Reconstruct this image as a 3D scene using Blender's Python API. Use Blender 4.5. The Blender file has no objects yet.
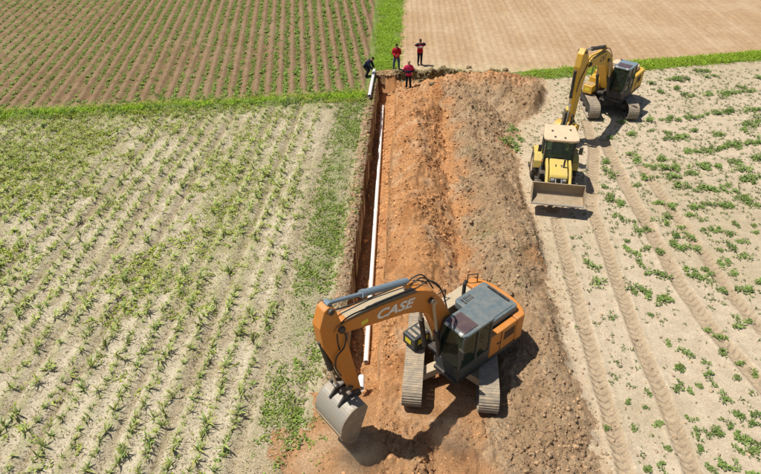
import bpy, bmesh, math, random
import numpy as np
from mathutils import Vector, Matrix

# ------------------------------------------------------------------ camera, sky, sun, exposure
scene = bpy.context.scene
FPX = 600.0                                    # focal length in pixels of the 761 px wide photograph
PITCH = math.atan(462 / FPX)                   # camera looks down by this angle
CAMH = math.cos(PITCH) / 0.049                 # drone height
cam_d = bpy.data.cameras.new("camera"); cam = bpy.data.objects.new("camera", cam_d)
scene.collection.objects.link(cam); scene.camera = cam
cam_d.sensor_width = 36.0; cam_d.lens = 36.0 * FPX / 761.0
cam_d.clip_start = 0.1; cam_d.clip_end = 2000
cam.location = (0, 0, CAMH); cam.rotation_euler = (math.pi / 2 - PITCH, 0, 0)

SUN_EL = math.radians(66); SUN_AZ = math.radians(-83)    # azimuth from +Y, clockwise; the sun stands on the left
world = bpy.data.worlds.new("World"); scene.world = world; world.use_nodes = True
wn = world.node_tree.nodes; wl = world.node_tree.links
sky = wn.new('ShaderNodeTexSky'); sky.sky_type = 'NISHITA'; sky.sun_disc = False
sky.sun_elevation = SUN_EL; sky.sun_rotation = SUN_AZ % (2 * math.pi)
wl.new(sky.outputs[0], wn['Background'].inputs[0]); wn['Background'].inputs[1].default_value = 0.065
sd = bpy.data.lights.new("sun", 'SUN'); sd.energy = 5.0; sd.angle = math.radians(0.53); sd.color = (1.0, 0.955, 0.88)
sun = bpy.data.objects.new("sun", sd); scene.collection.objects.link(sun)
sdir = Vector((math.sin(SUN_AZ) * math.cos(SUN_EL), math.cos(SUN_AZ) * math.cos(SUN_EL), math.sin(SUN_EL)))
sun.rotation_euler = sdir.to_track_quat('Z', 'Y').to_euler(); sun.location = (-20, 20, 40)
scene.view_settings.view_transform = 'Standard'; scene.view_settings.look = 'None'
scene.view_settings.gamma = 1; scene.view_settings.exposure = 0.15

rng = np.random.default_rng(7); random.seed(7)
col = scene.collection
cp, sp = math.cos(PITCH), math.sin(PITCH)
def G(x, y, z=0.0):                            # where the photograph's pixel meets the level z
    u = (x - 380.5) / FPX; v = (y - 237) / FPX
    dx, dy, dz = u, cp - v * sp, -sp - v * cp
    t = (z - CAMH) / dz
    return (t * dx, t * dy, z)

# ------------------------------------------------------------------ materials
def newmat(name):
    m = bpy.data.materials.new(name); m.use_nodes = True
    return m, m.node_tree.nodes, m.node_tree.links, m.node_tree.nodes['Principled BSDF']
def noise(n, l, scale, detail=4, rough=0.6, vec=None):
    t = n.new('ShaderNodeTexNoise'); t.inputs['Scale'].default_value = scale
    t.inputs['Detail'].default_value = detail; t.inputs['Roughness'].default_value = rough
    if vec is not None: l.new(vec, t.inputs['Vector'])
    return t
def ramp(n, l, src, p0, p1, c0, c1):
    r = n.new('ShaderNodeValToRGB'); e = r.color_ramp.elements
    e[0].position, e[1].position = p0, p1
    e[0].color = (*c0, 1) if len(c0) == 3 else c0; e[1].color = (*c1, 1) if len(c1) == 3 else c1
    l.new(src, r.inputs[0]); return r
def mixc(n, l, fac, a, b, mode='MIX'):
    m = n.new('ShaderNodeMix'); m.data_type = 'RGBA'; m.blend_type = mode
    for s, v in ((m.inputs[0], fac), (m.inputs[6], a), (m.inputs[7], b)):
        if hasattr(v, 'links') or isinstance(v, bpy.types.NodeSocket): l.new(v, s)
        elif isinstance(v, (int, float)): s.default_value = v
        else: s.default_value = (*v, 1)
    return m.outputs[2]
def ground_mat(name, bump=0.6, fine=1.0, dist=0.03, stubble=None, tread=False):
    m, n, l, b = newmat(name)
    at = n.new('ShaderNodeAttribute'); at.attribute_name = 'col'
    ge = n.new('ShaderNodeTexCoord'); v = ge.outputs['Object']
    n1 = noise(n, l, 2.2, 5, 0.65, v); n2 = noise(n, l, 14, 6, 0.7, v); n3 = noise(n, l, 70, 3, 0.6, v)
    r1 = ramp(n, l, n1.outputs[0], 0.3, 0.7, (0.86, 0.84, 0.82), (1.12, 1.13, 1.14))
    r2 = ramp(n, l, n2.outputs[0], 0.3, 0.7, (1 - .3 * fine,) * 3, (1 + .22 * fine,) * 3)
    r3 = ramp(n, l, n3.outputs[0], 0.32, 0.62, (1 - .32 * fine,) * 3, (1 + .12 * fine,) * 3)
    c = mixc(n, l, 1.0, at.outputs[0], r1.outputs[0], 'MULTIPLY')
    c = mixc(n, l, 1.0, c, r2.outputs[0], 'MULTIPLY')
    c = mixc(n, l, 1.0, c, r3.outputs[0], 'MULTIPLY')
    if stubble:
        n4 = noise(n, l, 34, 2, 0.5, v); rs = ramp(n, l, n4.outputs[0], 0.60, 0.66, (0, 0, 0), (1, 1, 1))
        c = mixc(n, l, rs.outputs[0], c, stubble)
    l.new(c, b.inputs['Base Color']); b.inputs['Roughness'].default_value = 0.95
    b.inputs['Specular IOR Level'].default_value = 0.12
    ad = n.new('ShaderNodeMath'); ad.operation = 'ADD'
    l.new(n2.outputs[0], ad.inputs[0]); mu = n.new('ShaderNodeMath'); mu.operation = 'MULTIPLY'; mu.inputs[1].default_value = 0.45
    l.new(n3.outputs[0], mu.inputs[0]); l.new(mu.outputs[0], ad.inputs[1])
    bp = n.new('ShaderNodeBump'); bp.inputs['Strength'].default_value = bump; bp.inputs['Distance'].default_value = dist
    hsock = ad.outputs[0]
    if tread:                                     # lug prints of the tyres, from distances along and across the track
        ta = n.new('ShaderNodeAttribute'); ta.attribute_name = 'tread'; sx = n.new('ShaderNodeSeparateXYZ'); l.new(ta.outputs['Vector'], sx.inputs[0])
        def mth(op, a, b=None):
            q = n.new('ShaderNodeMath'); q.operation = op
            for k, w in enumerate((a, b)):
                if w is None: continue
                if isinstance(w, (int, float)): q.inputs[k].default_value = w
                else: l.new(w, q.inputs[k])
            return q.outputs[0]
        ph = mth('ADD', mth('MULTIPLY', sx.outputs[0], 2 * math.pi / .27), mth('MULTIPLY', mth('ABSOLUTE', sx.outputs[1]), 15.0))
        sg = mth('MULTIPLY', mth('GREATER_THAN', sx.outputs[1], 0.0), math.pi)
        wv = mth('MULTIPLY', mth('SINE', mth('ADD', ph, sg)), sx.outputs[2])
        hsock = mth('ADD', hsock, mth('MULTIPLY', wv, 1.7))
    l.new(hsock, bp.inputs['Height']); l.new(bp.outputs[0], b.inputs['Normal'])
    return m
def plant_mat(name, rough=0.55):
    m, n, l, b = newmat(name)
    at = n.new('ShaderNodeAttribute'); at.attribute_name = 'col'
    oi = n.new('ShaderNodeObjectInfo')
    hs = n.new('ShaderNodeHueSaturation'); l.new(at.outputs[0], hs.inputs['Color'])
    mr = n.new('ShaderNodeMapRange'); mr.inputs[3].default_value = 0.8; mr.inputs[4].default_value = 1.25
    l.new(oi.outputs['Random'], mr.inputs[0]); l.new(mr.outputs[0], hs.inputs['Value'])
    l.new(hs.outputs[0], b.inputs['Base Color']); b.inputs['Roughness'].default_value = rough
    b.inputs['Specular IOR Level'].default_value = 0.25
    tr = n.new('ShaderNodeBsdfTranslucent'); l.new(hs.outputs[0], tr.inputs[0])
    mx = n.new('ShaderNodeMixShader'); mx.inputs[0].default_value = 0.25
    l.new(b.outputs[0], mx.inputs[1]); l.new(tr.outputs[0], mx.inputs[2])
    l.new(mx.outputs[0], n['Material Output'].inputs[0])
    return m
def paint(name, c, rough=0.45, dirt=0.35, dust=(0.42, 0.32, 0.21), metal=0.0, scale=3.0, up=0.35):
    m, n, l, b = newmat(name)
    tc = n.new('ShaderNodeTexCoord'); n1 = noise(n, l, scale, 7, 0.7, tc.outputs['Object']); n2 = noise(n, l, scale * 9, 4, 0.6, tc.outputs['Object'])
    ge = n.new('ShaderNodeNewGeometry'); sx = n.new('ShaderNodeSeparateXYZ'); l.new(ge.outputs['Normal'], sx.inputs[0])
    mm = n.new('ShaderNodeMath'); mm.operation = 'MULTIPLY_ADD'; mm.inputs[1].default_value = up * 0.25; l.new(sx.outputs[2], mm.inputs[0]); l.new(n1.outputs[0], mm.inputs[2])
    r = ramp(n, l, mm.outputs[0], 0.45, 0.85, (0, 0, 0), (dirt * 1.7, dirt * 1.7, dirt * 1.7))
    v = ramp(n, l, n2.outputs[0], 0.3, 0.7, (0.86, 0.86, 0.86), (1.08, 1.08, 1.08))
    c0 = mixc(n, l, 1.0, c, v.outputs[0], 'MULTIPLY')
    c1 = mixc(n, l, r.outputs[0], c0, dust)
    l.new(c1, b.inputs['Base Color'])
    rr = ramp(n, l, n1.outputs[0], 0.35, 0.75, (rough,) * 3, (min(1, rough + 0.3),) * 3); l.new(rr.outputs[0], b.inputs['Roughness'])
    b.inputs['Metallic'].default_value = metal
    return m
def glass_mat(name, tint=(0.10, 0.14, 0.11), clear=0.45):
    m, n, l, b = newmat(name)
    b.inputs['Base Color'].default_value = (*tint, 1); b.inputs['Roughness'].default_value = 0.06
    b.inputs['Specular IOR Level'].default_value = 0.6
    tr = n.new('ShaderNodeBsdfTransparent'); tr.inputs[0].default_value = (0.62, 0.74, 0.66, 1)
    mx = n.new('ShaderNodeMixShader'); mx.inputs[0].default_value = clear
    l.new(b.outputs[0], mx.inputs[1]); l.new(tr.outputs[0], mx.inputs[2]); l.new(mx.outputs[0], n['Material Output'].inputs[0])
    return m
def cloth(name, c):
    m, n, l, b = newmat(name)
    tc = n.new('ShaderNodeTexCoord'); n1 = noise(n, l, 22, 4, 0.6, tc.outputs['Object'])
    r = ramp(n, l, n1.outputs[0], 0.3, 0.7, tuple(x * .75 for x in c), tuple(min(1, x * 1.2) for x in c))
    l.new(r.outputs[0], b.inputs['Base Color']); b.inputs['Roughness'].default_value = 0.85
    b.inputs['Specular IOR Level'].default_value = 0.15
    return m
M = dict(
    soil=ground_mat('dug_soil', 1.0, 1.25, 0.07), field=ground_mat('field_soil', 0.7, 0.9, 0.03, None),
    stub=ground_mat('stubble_soil', 0.9, 1.15, 0.04, (0.66, 0.60, 0.47)), grassy=ground_mat('grassy_soil', 0.8, 1.0, 0.05),
    sand=ground_mat('sandy_soil', 0.7, 0.85, 0.03, None, True), tilled=ground_mat('tilled_soil', 0.7, 0.75, 0.03), clod=ground_mat('clod_soil', 0.6, 0.8, 0.02),
    plant=plant_mat('leaf'), orange=paint('orange_paint', (0.56, 0.195, 0.02), 0.4, 0.2),
    yellow=paint('yellow_paint', (0.64, 0.37, 0.03), 0.42, 0.24), lemon=paint('light_yellow_paint', (0.62, 0.46, 0.09), 0.5, 0.32),
    grey=paint('dark_grey_paint', (0.035, 0.045, 0.048), 0.38, 0.08), hood=paint('slate_grey_paint', (0.105, 0.145, 0.16), 0.38, 0.2),
    black=paint('black_paint', (0.022, 0.022, 0.024), 0.5, 0.2), cream=paint('cream_paint', (0.68, 0.50, 0.32), 0.6, 0.3),
    beige=paint('dusty_beige', (0.47, 0.38, 0.25), 0.7, 0.5), steel=paint('dusty_steel', (0.27, 0.23, 0.18), 0.7, 0.8, (0.46, 0.36, 0.24), metal=0.1, scale=5),
    worn=paint('worn_steel', (0.33, 0.31, 0.27), 0.5, 0.6, (0.33, 0.26, 0.18), metal=0.3, scale=4), earthy=paint('soil_worn_steel', (0.30, 0.22, 0.13), 0.65, 0.6),
    chrome=paint('cylinder_steel', (0.62, 0.62, 0.60), 0.2, 0.1, metal=0.8), bluegrey=paint('blue_grey_paint', (0.16, 0.22, 0.27), 0.35, 0.12),
    rubber=paint('tyre_rubber', (0.03, 0.029, 0.027), 0.8, 0.5), hose=paint('hose_rubber', (0.018, 0.018, 0.018), 0.6, 0.15),
    white=paint('white_lettering', (0.80, 0.80, 0.78), 0.5, 0.1), pipe=paint('white_pipe_plastic', (0.80, 0.79, 0.76), 0.45, 0.12, scale=1.2),
    sticker=paint('yellow_sticker', (0.75, 0.62, 0.04), 0.5, 0.1), hatch=paint('tinted_hatch', (0.085, 0.055, 0.06), 0.12, 0.1),
    glass=glass_mat('green_tinted_glass', (0.03, 0.05, 0.035), 0.5), clearglass=glass_mat('clear_glass', (0.16, 0.22, 0.20), 0.74),
    lamp=paint('lamp_glass', (0.75, 0.76, 0.74), 0.15, 0.1), seat=paint('seat_fabric', (0.03, 0.03, 0.035), 0.9, 0.2),
    skin=cloth('skin', (0.42, 0.24, 0.16)), red=cloth('red_cloth', (0.42, 0.018, 0.03)), crimson=cloth('crimson_vest', (0.52, 0.03, 0.09)),
    navy=cloth('navy_cloth', (0.022, 0.026, 0.06)), denim=cloth('denim', (0.07, 0.11, 0.17)), dark=cloth('dark_cloth', (0.02, 0.02, 0.024)),
    hair=cloth('dark_hair', (0.02, 0.014, 0.011)), tan=cloth('tan_cap', (0.45, 0.30, 0.16)), band=cloth('pale_reflective_band', (0.62, 0.60, 0.62)),
)

# ------------------------------------------------------------------ mesh helpers
def link(name, me, parent=None, mat=None):
    o = bpy.data.objects.new(name, me); col.objects.link(o)
    if mat is not None and me is not None and not me.materials: me.materials.append(mat)
    if parent is not None: o.parent = parent
    return o
def tag(o, label=None, cat=None, group=None, kind=None):
    if label: o['label'] = label
    if cat: o['category'] = cat
    if group: o['group'] = group
    if kind: o['kind'] = kind
    return o
def empty(name, loc, rz=0):
    o = bpy.data.objects.new(name, None); col.objects.link(o); o.empty_display_size = 0.3
    o.location = loc; o.rotation_euler = (0, 0, rz); return o
def npmesh(name, v, f, colr=None, smooth=False):
    v = np.asarray(v, np.float32); f = np.asarray(f, np.int32); k = f.shape[1]
    me = bpy.data.meshes.new(name); me.vertices.add(len(v)); me.vertices.foreach_set('co', v.ravel())
    me.loops.add(f.size); me.loops.foreach_set('vertex_index', f.ravel())
    me.polygons.add(len(f)); me.polygons.foreach_set('loop_start', np.arange(0, f.size, k, dtype=np.int32))
    me.polygons.foreach_set('loop_total', np.full(len(f), k, np.int32))
    if smooth: me.polygons.foreach_set('use_smooth', np.ones(len(f), bool))
    if colr is not None:
        a = me.color_attributes.new('col', 'FLOAT_COLOR', 'POINT')
        c = np.ones((len(v), 4), np.float32); c[:, :3] = colr; a.data.foreach_set('color', c.ravel())
    me.update(calc_edges=True); return me
class MB:
    def __init__(s): s.v = []; s.f = []
    def add(s, vs, fs):
        o = len(s.v); s.v += [tuple(p) for p in vs]; s.f += [tuple(i + o for i in f) for f in fs]; return s
    def box(s, x0, x1, y0, y1, z0, z1, taper=0.0):
        t = taper
        return s.add([(x0, y0, z0), (x1, y0, z0), (x1, y1, z0), (x0, y1, z0), (x0 + t, y0 + t, z1), (x1 - t, y0 + t, z1), (x1 - t, y1 - t, z1), (x0 + t, y1 - t, z1)],
                     [(3, 2, 1, 0), (4, 5, 6, 7), (0, 1, 5, 4), (1, 2, 6, 5), (2, 3, 7, 6), (3, 0, 4, 7)])
    def prism(s, prof, y0, y1):                 # prof: (x,z) polygon, extruded in y
        n = len(prof); a = sum(prof[i][0] * prof[(i + 1) % n][1] - prof[(i + 1) % n][0] * prof[i][1] for i in range(n))
        if a < 0: prof = prof[::-1]
        vs = [(x, y0, z) for x, z in prof] + [(x, y1, z) for x, z in prof]
        return s.add(vs, [tuple(range(n)), tuple(range(2 * n - 1, n - 1, -1))] + [(i, i + n, (i + 1) % n + n, (i + 1) % n) for i in range(n)])
    def slab(s, prof, z0, z1):                  # prof: (x,y) polygon, extruded in z
        n = len(prof); a = sum(prof[i][0] * prof[(i + 1) % n][1] - prof[(i + 1) % n][0] * prof[i][1] for i in range(n))
        if a < 0: prof = prof[::-1]
        vs = [(x, y, z0) for x, y in prof] + [(x, y, z1) for x, y in prof]
        return s.add(vs, [tuple(range(n - 1, -1, -1)), tuple(range(n, 2 * n))] + [(i, (i + 1) % n, (i + 1) % n + n, i + n) for i in range(n)])
    def tube(s, pts, r, n=8, cap=True):
        pts = [Vector(p) for p in pts]; rs = r if isinstance(r, (list, tuple)) else [r] * len(pts); base = len(s.v)
        up = None
        for i, p in enumerate(pts):
            d = (pts[min(i + 1, len(pts) - 1)] - pts[max(i - 1, 0)]).normalized()
            if up is None: up = Vector((0, 0, 1)) if abs(d.z) < 0.9 else Vector((1, 0, 0))
            x = d.cross(up).normalized(); y = x.cross(d).normalized(); up = y
            for k in range(n):
                a = 2 * math.pi * k / n; s.v.append(tuple(p + (x * math.cos(a) + y * math.sin(a)) * rs[i]))
        for i in range(len(pts) - 1):
            for k in range(n):
                a = base + i * n + k; b = base + i * n + (k + 1) % n; s.f.append((a, a + n, b + n, b))
        if cap:
            s.f.append(tuple(base + k for k in range(n))); e = base + (len(pts) - 1) * n
            s.f.append(tuple(e + k for k in range(n - 1, -1, -1)))
        return s
    def beam(s, p0, p1, w, h):                   # rectangular bar, w across, h vertical-ish
        p0, p1 = Vector(p0), Vector(p1); d = (p1 - p0).normalized()
        up = Vector((0, 0, 1)) if abs(d.z) < 0.95 else Vector((1, 0, 0))
        x = d.cross(up).normalized() * w / 2; y = x.cross(d).normalized() * h / 2
        return s.add([p0 - x - y, p0 + x - y, p0 + x + y, p0 - x + y, p1 - x - y, p1 + x - y, p1 + x + y, p1 - x + y],
                     [(0, 1, 2, 3), (7, 6, 5, 4), (0, 4, 5, 1), (1, 5, 6, 2), (2, 6, 7, 3), (3, 7, 4, 0)])
    def lathe_y(s, prof, c, n=24):               # prof: (r, y) ring profile about the Y axis through c
        base = len(s.v); m = len(prof)
        for k in range(n):
            a = 2 * math.pi * k / n
            for r, y in prof: s.v.append((c[0] + r * math.cos(a), c[1] + y, c[2] + r * math.sin(a)))
        for k in range(n):
            for j in range(m - 1):
                a = base + k * m + j; b = base + ((k + 1) % n) * m + j; s.f.append((a, b, b + 1, a + 1))
        return s
    def mesh(s, name):
        me = bpy.data.meshes.new(name); me.from_pydata(s.v, [], s.f); me.update()
        bm = bmesh.new(); bm.from_mesh(me); bmesh.ops.recalc_face_normals(bm, faces=bm.faces); bm.to_mesh(me); bm.free()
        return me
    def build(s, name, mat, parent=None, bevel=0.0, smooth=False, seg=2):
        me = s.mesh(name); o = link(name, me, parent, mat)
        if smooth: me.polygons.foreach_set('use_smooth', [True] * len(me.polygons))
        if bevel:
            b = o.modifiers.new('bevel', 'BEVEL'); b.width = bevel; b.segments = seg; b.limit_method = 'ANGLE'; b.angle_limit = math.radians(35)
        return o
def text_mesh(txt, size, name, shear=0.0, bold=0.0, spacing=1.0, xs=1.0, depth=0.004):
    cu = bpy.data.curves.new(name, 'FONT'); cu.body = txt; cu.size = size; cu.shear = shear; cu.offset = bold
    cu.space_character = spacing; cu.extrude = depth; cu.align_x = 'CENTER'; cu.align_y = 'CENTER'; cu.resolution_u = 4
    o = bpy.data.objects.new(name, cu); col.objects.link(o); bpy.context.view_layer.update()
    me = bpy.data.meshes.new_from_object(o.evaluated_get(bpy.context.evaluated_depsgraph_get()))
    bpy.data.objects.remove(o); bpy.data.curves.remove(cu)
    for v in me.vertices: v.co.x *= xs
    me.name = name; me.materials.clear(); return me

# ------------------------------------------------------------------ terrain
def vnoise(x, y, seed=0):
    xi = np.floor(x).astype(np.int64); yi = np.floor(y).astype(np.int64); fx = x - xi; fy = y - yi
    fx = fx * fx * (3 - 2 * fx); fy = fy * fy * (3 - 2 * fy)
    def h(a, b):
        n = (a * 374761393 + b * 668265263 + seed * 1442695041) & 0x7fffffff
        n = ((n ^ (n >> 13)) * 1274126177) & 0x7fffffff
        n = ((n ^ (n >> 16)) * 2246822519) & 0x7fffffff
        return (n ^ (n >> 15)) % 100003 / 100003.0
    return (h(xi, yi) * (1 - fx) + h(xi + 1, yi) * fx) * (1 - fy) + (h(xi, yi + 1) * (1 - fx) + h(xi + 1, yi + 1) * fx) * fy
def fbm(x, y, sc, oct=4, seed=0, gain=0.5):
    s = 0; a = 1; t = 0
    for i in range(oct):
        s = s + a * vnoise(x * sc + 17.3 * i, y * sc - 9.1 * i, seed + i); t += a; a *= gain; sc *= 2.03
    return s / t - 0.5
def ss(a, b, x):
    t = np.clip((x - a) / (b - a), 0, 1); return t * t * (3 - 2 * t)
TW = 1.25                                        # trench width
def xl(y): return -0.40 + 0.0466 * (y - 33.7)    # left edge of the trench
TY0, TY1 = 12.6, 39.0                            # near ramp and far end of the trench
LX = np.array([-90, -22.7, -11.1, -1.3, 0.4]); LY = np.array([27.0, 32.8, 34.2, 35.6, 36.2])
RX = np.array([8.0, 12.1, 17, 27.4, 90]); RY = np.array([38.6, 39.2, 40.3, 42.4, 55])
def yb_left(x): return np.interp(x, LX, LY)
def yb_right(x): return np.interp(x, RX, RY)
def cut_edge(x): return 39.6 - 0.05 * (x - 1) + 0.25 * np.sin(x * 1.7) + 0.9 * fbm(x, x * 0, 1.6, 5, 5, .6)
def lane_l(y): return -0.75 + 0.028 * (y - 39)
def lane_r(y): return 1.1 + 0.055 * (y - 39)
TA = math.atan(-86.5 * cp / FPX)                 # bean rows
CA = math.atan(56.5 * cp / FPX)                  # maize rows
SP = 0.78
def bean_q(x, y): return (x * math.cos(TA) - y * math.sin(TA)) / SP
def corn_q(x, y): return (x * math.cos(CA) - y * math.sin(CA)) / SP
EX1 = (2.35, 13.5); EX1Z = 0.2
EX2 = (13.74, 34.04)
LD = (8.56, 25.46)
TRK = [  # tyre tracks: pixel polylines on the sandy field, half width
    ([(556, 218), (566, 258), (582, 318), (602, 390), (628, 480)], 0.26),
    ([(590, 205), (603, 240), (622, 295), (640, 345), (664, 400), (700, 490)], 0.26),
    ([(604, 140), (628, 190), (655, 240), (680, 285), (712, 330), (770, 395)], 0.30),
    ([(640, 165), (672, 210), (705, 256), (735, 300), (775, 345)], 0.26),
    ([(552, 190), (545, 200), (553, 212)], 0.25), ([(586, 120), (594, 150), (592, 190), (590, 206)], 0.3)]
def tracks(x, y):
    """signed distance across, and distance along, the nearest tyre track"""
    best = np.full(x.shape, 9.0); along = np.zeros(x.shape); hw = np.full(x.shape, .26)
    for pl, w in TRK:
        P = []
        for i in range(len(pl) - 1):
            for k in range(6):
                t = k / 6; P.append((pl[i][0] * (1 - t) + pl[i + 1][0] * t, pl[i][1] * (1 - t) + pl[i + 1][1] * t))
        P.append(pl[-1]); W = np.array([G(*p)[:2] for p in P]); s = 0
        for i in range(len(W) - 1):
            a, b = W[i], W[i + 1]; d = b - a; L = np.hypot(*d); d = d / L
            t = (x - a[0]) * d[0] + (y - a[1]) * d[1]; q = (x - a[0]) * -d[1] + (y - a[1]) * d[0]
            m = (t >= -0.02) & (t <= L + 0.02) & (np.abs(q) < np.abs(best))
            best = np.where(m, q, best); along = np.where(m, s + t, along); hw = np.where(m, w, hw); s += L
    return best, along, hw
def spoil_foot(y):                                # right foot of the brown heap
    return np.interp(y, [0, 10, 12, 16, 20, 24, 29, 31.5, 33.5, 36, 38.2, 39], [6.3, 6.5, 6.7, 6.7, 6.9, 7.1, 7.3, 7.8, 9.6, 10.8, 10.9, 9.8])
_r = np.random.default_rng(5)
CONES_O = [(xl(y) + TW + 1.38 + _r.normal(0, .12), y + _r.normal(0, .2), _r.uniform(1.3, 1.75), _r.uniform(.86, .98)) for y in np.arange(15.6, 36, 1.75)]
CONES_B = [(_r.uniform(4.3, 5.9) + .03 * (y - 22), y, _r.uniform(.7, 1.2), _r.uniform(.52, .66)) for y in np.arange(13.5, 37, .75)]
def height(x, y, detail=True):
    x = np.asarray(x, float); y = np.asarray(y, float)
    u = x - xl(y)
    wob = 0.10 * fbm(x, y, 1.3, 3, 3) * 2; 
    h = 0.05 * fbm(x, y, 0.25, 3, 1)
    foot = spoil_foot(y) + 0.9 * fbm(x * 0 + 3, y, 0.7, 3, 21)
    inspoil = ss(TW - 0.02, TW + 0.16, u - 0.30 * fbm(x * 0 + 9, y, 1.1, 4, 82) - .2 * fbm(x, y, 2.5, 2, 85)) * (1 - ss(-0.4, 0.3, x - foot)) * (1 - ss(-.15, .15, y - cut_edge(x)))
    # --- fields
    left = (u < 0) & (y < yb_left(x))
    q = corn_q(x, y)
    h = h - np.where(left, .06 * (1 - ss(.12, .28, np.abs((q + 1.5) % 5 - 2.0))) + .05 * (1 - ss(.12, .28, np.abs((q + 3.5) % 5 - 2.0))), 0)
    h = h + np.where(left, 0.035 * np.cos(2 * np.pi * q) * (1 - ss(-3.2, -2.3, u)) + 0.05 * fbm(x, y, 2.5, 4, 11), 0)
    bean = (x < lane_l(y)) & (y > yb_left(x))
    h = h + np.where(bean, 0.065 * np.cos(2 * np.pi * bean_q(x, y)) * ss(0.8, 1.6, y - yb_left(x)) + 0.06 * fbm(x, y, 3, 4, 12), 0)
    till = (x > lane_r(y)) & (y > np.where(x < 8.5, cut_edge(x), yb_right(x)))
    tq = (x - 0.02 * y + 0.5 * fbm(x, y, 0.12, 2, 31))
    h = h + np.where(till, 0.014 * np.cos(2 * np.pi * tq / 0.5) + 0.012 * np.cos(2 * np.pi * tq / 1.75) + 0.05 * fbm(x, y, 2.1, 2, 13), 0)
    sand = (u > TW) & (~till)
    h = h + np.where(sand, 0.05 * fbm(x, y, 2.0, 4, 14), 0)
    # ridges of the sandy field, running across
    rq = (y - 0.27 * x)
    h = h + np.where(sand, 0.03 * np.cos(2 * np.pi * rq / 1.65) * ss(9.5, 12, x) * ss(20, 26, y), 0)
    # grass verge bumps
    h = h + 0.16 * np.exp(-((y - yb_left(x)) / 0.8) ** 2) * ss(0.0, 1.2, -u) + 0.14 * np.exp(-((y - yb_right(x)) / 0.9) ** 2) * ss(9.5, 11, x)
    # rim of thrown soil left of the trench
    h = h + 0.16 * np.exp(-((u + 0.35) / 0.28) ** 2) * ss(TY0 - 1, TY0 + 1, y) * (1 - ss(33, 35, y)) * (0.6 + 1.6 * np.clip(fbm(x, y, 0.9, 3, 15) + .35, 0, 1))
    # --- spoil
    yn = ss(15.0, 18.0, y)                         # the heap has been levelled under the near excavator
    wobx = x + 0.35 * fbm(x, y, 1.6, 3, 45); woby = y + 0.5 * fbm(x + 40, y, 1.3, 3, 46)
    ho = np.zeros_like(x)
    for cx, cy, ch, sl in CONES_O: ho = np.maximum(ho, ch - sl * np.sqrt(((wobx - cx) * 1.0) ** 2 + ((woby - cy) * .62) ** 2 + .015))
    ho = ho * (0.18 + 0.82 * yn) * (1 - ss(32.6, 35.0, y))
    hb = np.zeros_like(x)
    for cx, cy, ch, sl in CONES_B: hb = np.maximum(hb, ch - sl * np.sqrt((wobx - cx) ** 2 + ((woby - cy) * .8) ** 2 + .03))
    hb = hb * (0.25 + 0.75 * ss(15.2, 17.8, y)) * (1 - ss(34.5, 37, y))
    e = np.clip(1 - np.sqrt(((x - 6.4) / 5.0) ** 2 + ((y - 36.0) / 2.1) ** 2), 0, 1)
    he = 1.45 * e ** 0.8 * (0.9 + 0.9 * fbm(x, y, 0.5, 3, 43))
    e2 = np.clip(1 - np.sqrt(((x - 9.0) / 1.9) ** 2 + ((y - 34.6) / 1.9) ** 2), 0, 1); he = np.maximum(he, 1.0 * e2 ** 0.8)
    hs = np.maximum(np.maximum(ho, hb), he)
    rough = 0.34 * fbm(x, y, 1.1, 4, 51) + 0.42 * np.abs(fbm(x, y, 2.6, 3, 52, .6)) + 0.40 * np.abs(fbm(x, y, 5.5, 2, 53, .7)) - .10
    hs = hs + rough * (0.9 + 0.1 * yn) * inspoil + 0.10 * inspoil
    # loose mounds in the foreground
    for (mx, my, mr, mh) in ((2.6, 11.0, 1.0, .28), (4.3, 10.6, 1.1, .30), (0.9, 9.9, .8, .26), (5.7, 11.6, .9, .26), (5.6, 13.6, .9, .32), (-0.9, 9.9, .9, .28), (3.4, 9.3, 1.0, .3), (5.6, 15.2, 1.0, .5)):
        hs = hs + mh * np.exp(-(((x - mx) ** 2 + (y - my) ** 2) / mr ** 2))
    hs = hs - 0.30 * np.exp(-(((x - 1.7) / .45) ** 2 + ((y - 10.2) / 1.0) ** 2))
    fresh = np.clip(np.exp(-(((x + 0.5) / 1.6) ** 2 + ((y - 10.0) / 1.0) ** 2)), 0, 1)
    h = h * (1 - inspoil) + np.maximum(hs, 0) * np.maximum(inspoil, fresh * (u > -1.6)) 
    # lowered strip in front of the cut edge of the tilled field
    dug = ss(-2.1, -1.2, y - cut_edge(x)) * (1 - ss(-.06, .06, y - cut_edge(x))) * ss(TW - .2, TW + .3, u) * (1 - ss(7.2, 8.8, x))
    h = h - 0.75 * dug * (1 - ss(3.4, 7.8, x) * .45)
    lip = np.exp(-((y - cut_edge(x) - 0.15) / 0.22) ** 2) * ss(1.2, 2.4, x) * (1 - ss(7.5, 9, x))
    h = h + lip * (0.10 + 1.1 * np.clip(fbm(x, y, 2.2, 4, 61), -.05, 1))
    # pad under the near excavator
    ax, ay = x - EX1[0], y - EX1[1]
    pad = (1 - ss(1.45, 1.8, np.abs(ax))) * (1 - ss(1.9, 2.3, np.abs(ay)))
    h = h * (1 - pad) + (EX1Z - .02 + 0.12 * np.abs(fbm(x, y, 4, 3, 71))) * pad
    # flat standing of the other machines
    for cx, cy, rx, ry in ((EX2[0], EX2[1], 1.8, 2.3), (LD[0] + .1, LD[1] - .2, 1.3, 2.6)):
        pd = (1 - ss(rx, rx + .6, np.abs(x - cx))) * (1 - ss(ry, ry + .6, np.abs(y - cy))); h = h * (1 - pd) + 0.0 * pd
    # tyre tracks
    tq2, al, w = tracks(x, y)
    w = w * (1 + .5 * fbm(x, y, 1.7, 3, 77)); tm = (1 - ss(w * 0.8, w * 1.1, np.abs(tq2))) * (1 - inspoil) * (u > TW)
    h = h - tm * 0.05 + 0.03 * np.exp(-((np.abs(tq2) - w * 1.2) / 0.09) ** 2) * (u > TW + 4) * (1 - inspoil)
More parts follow.
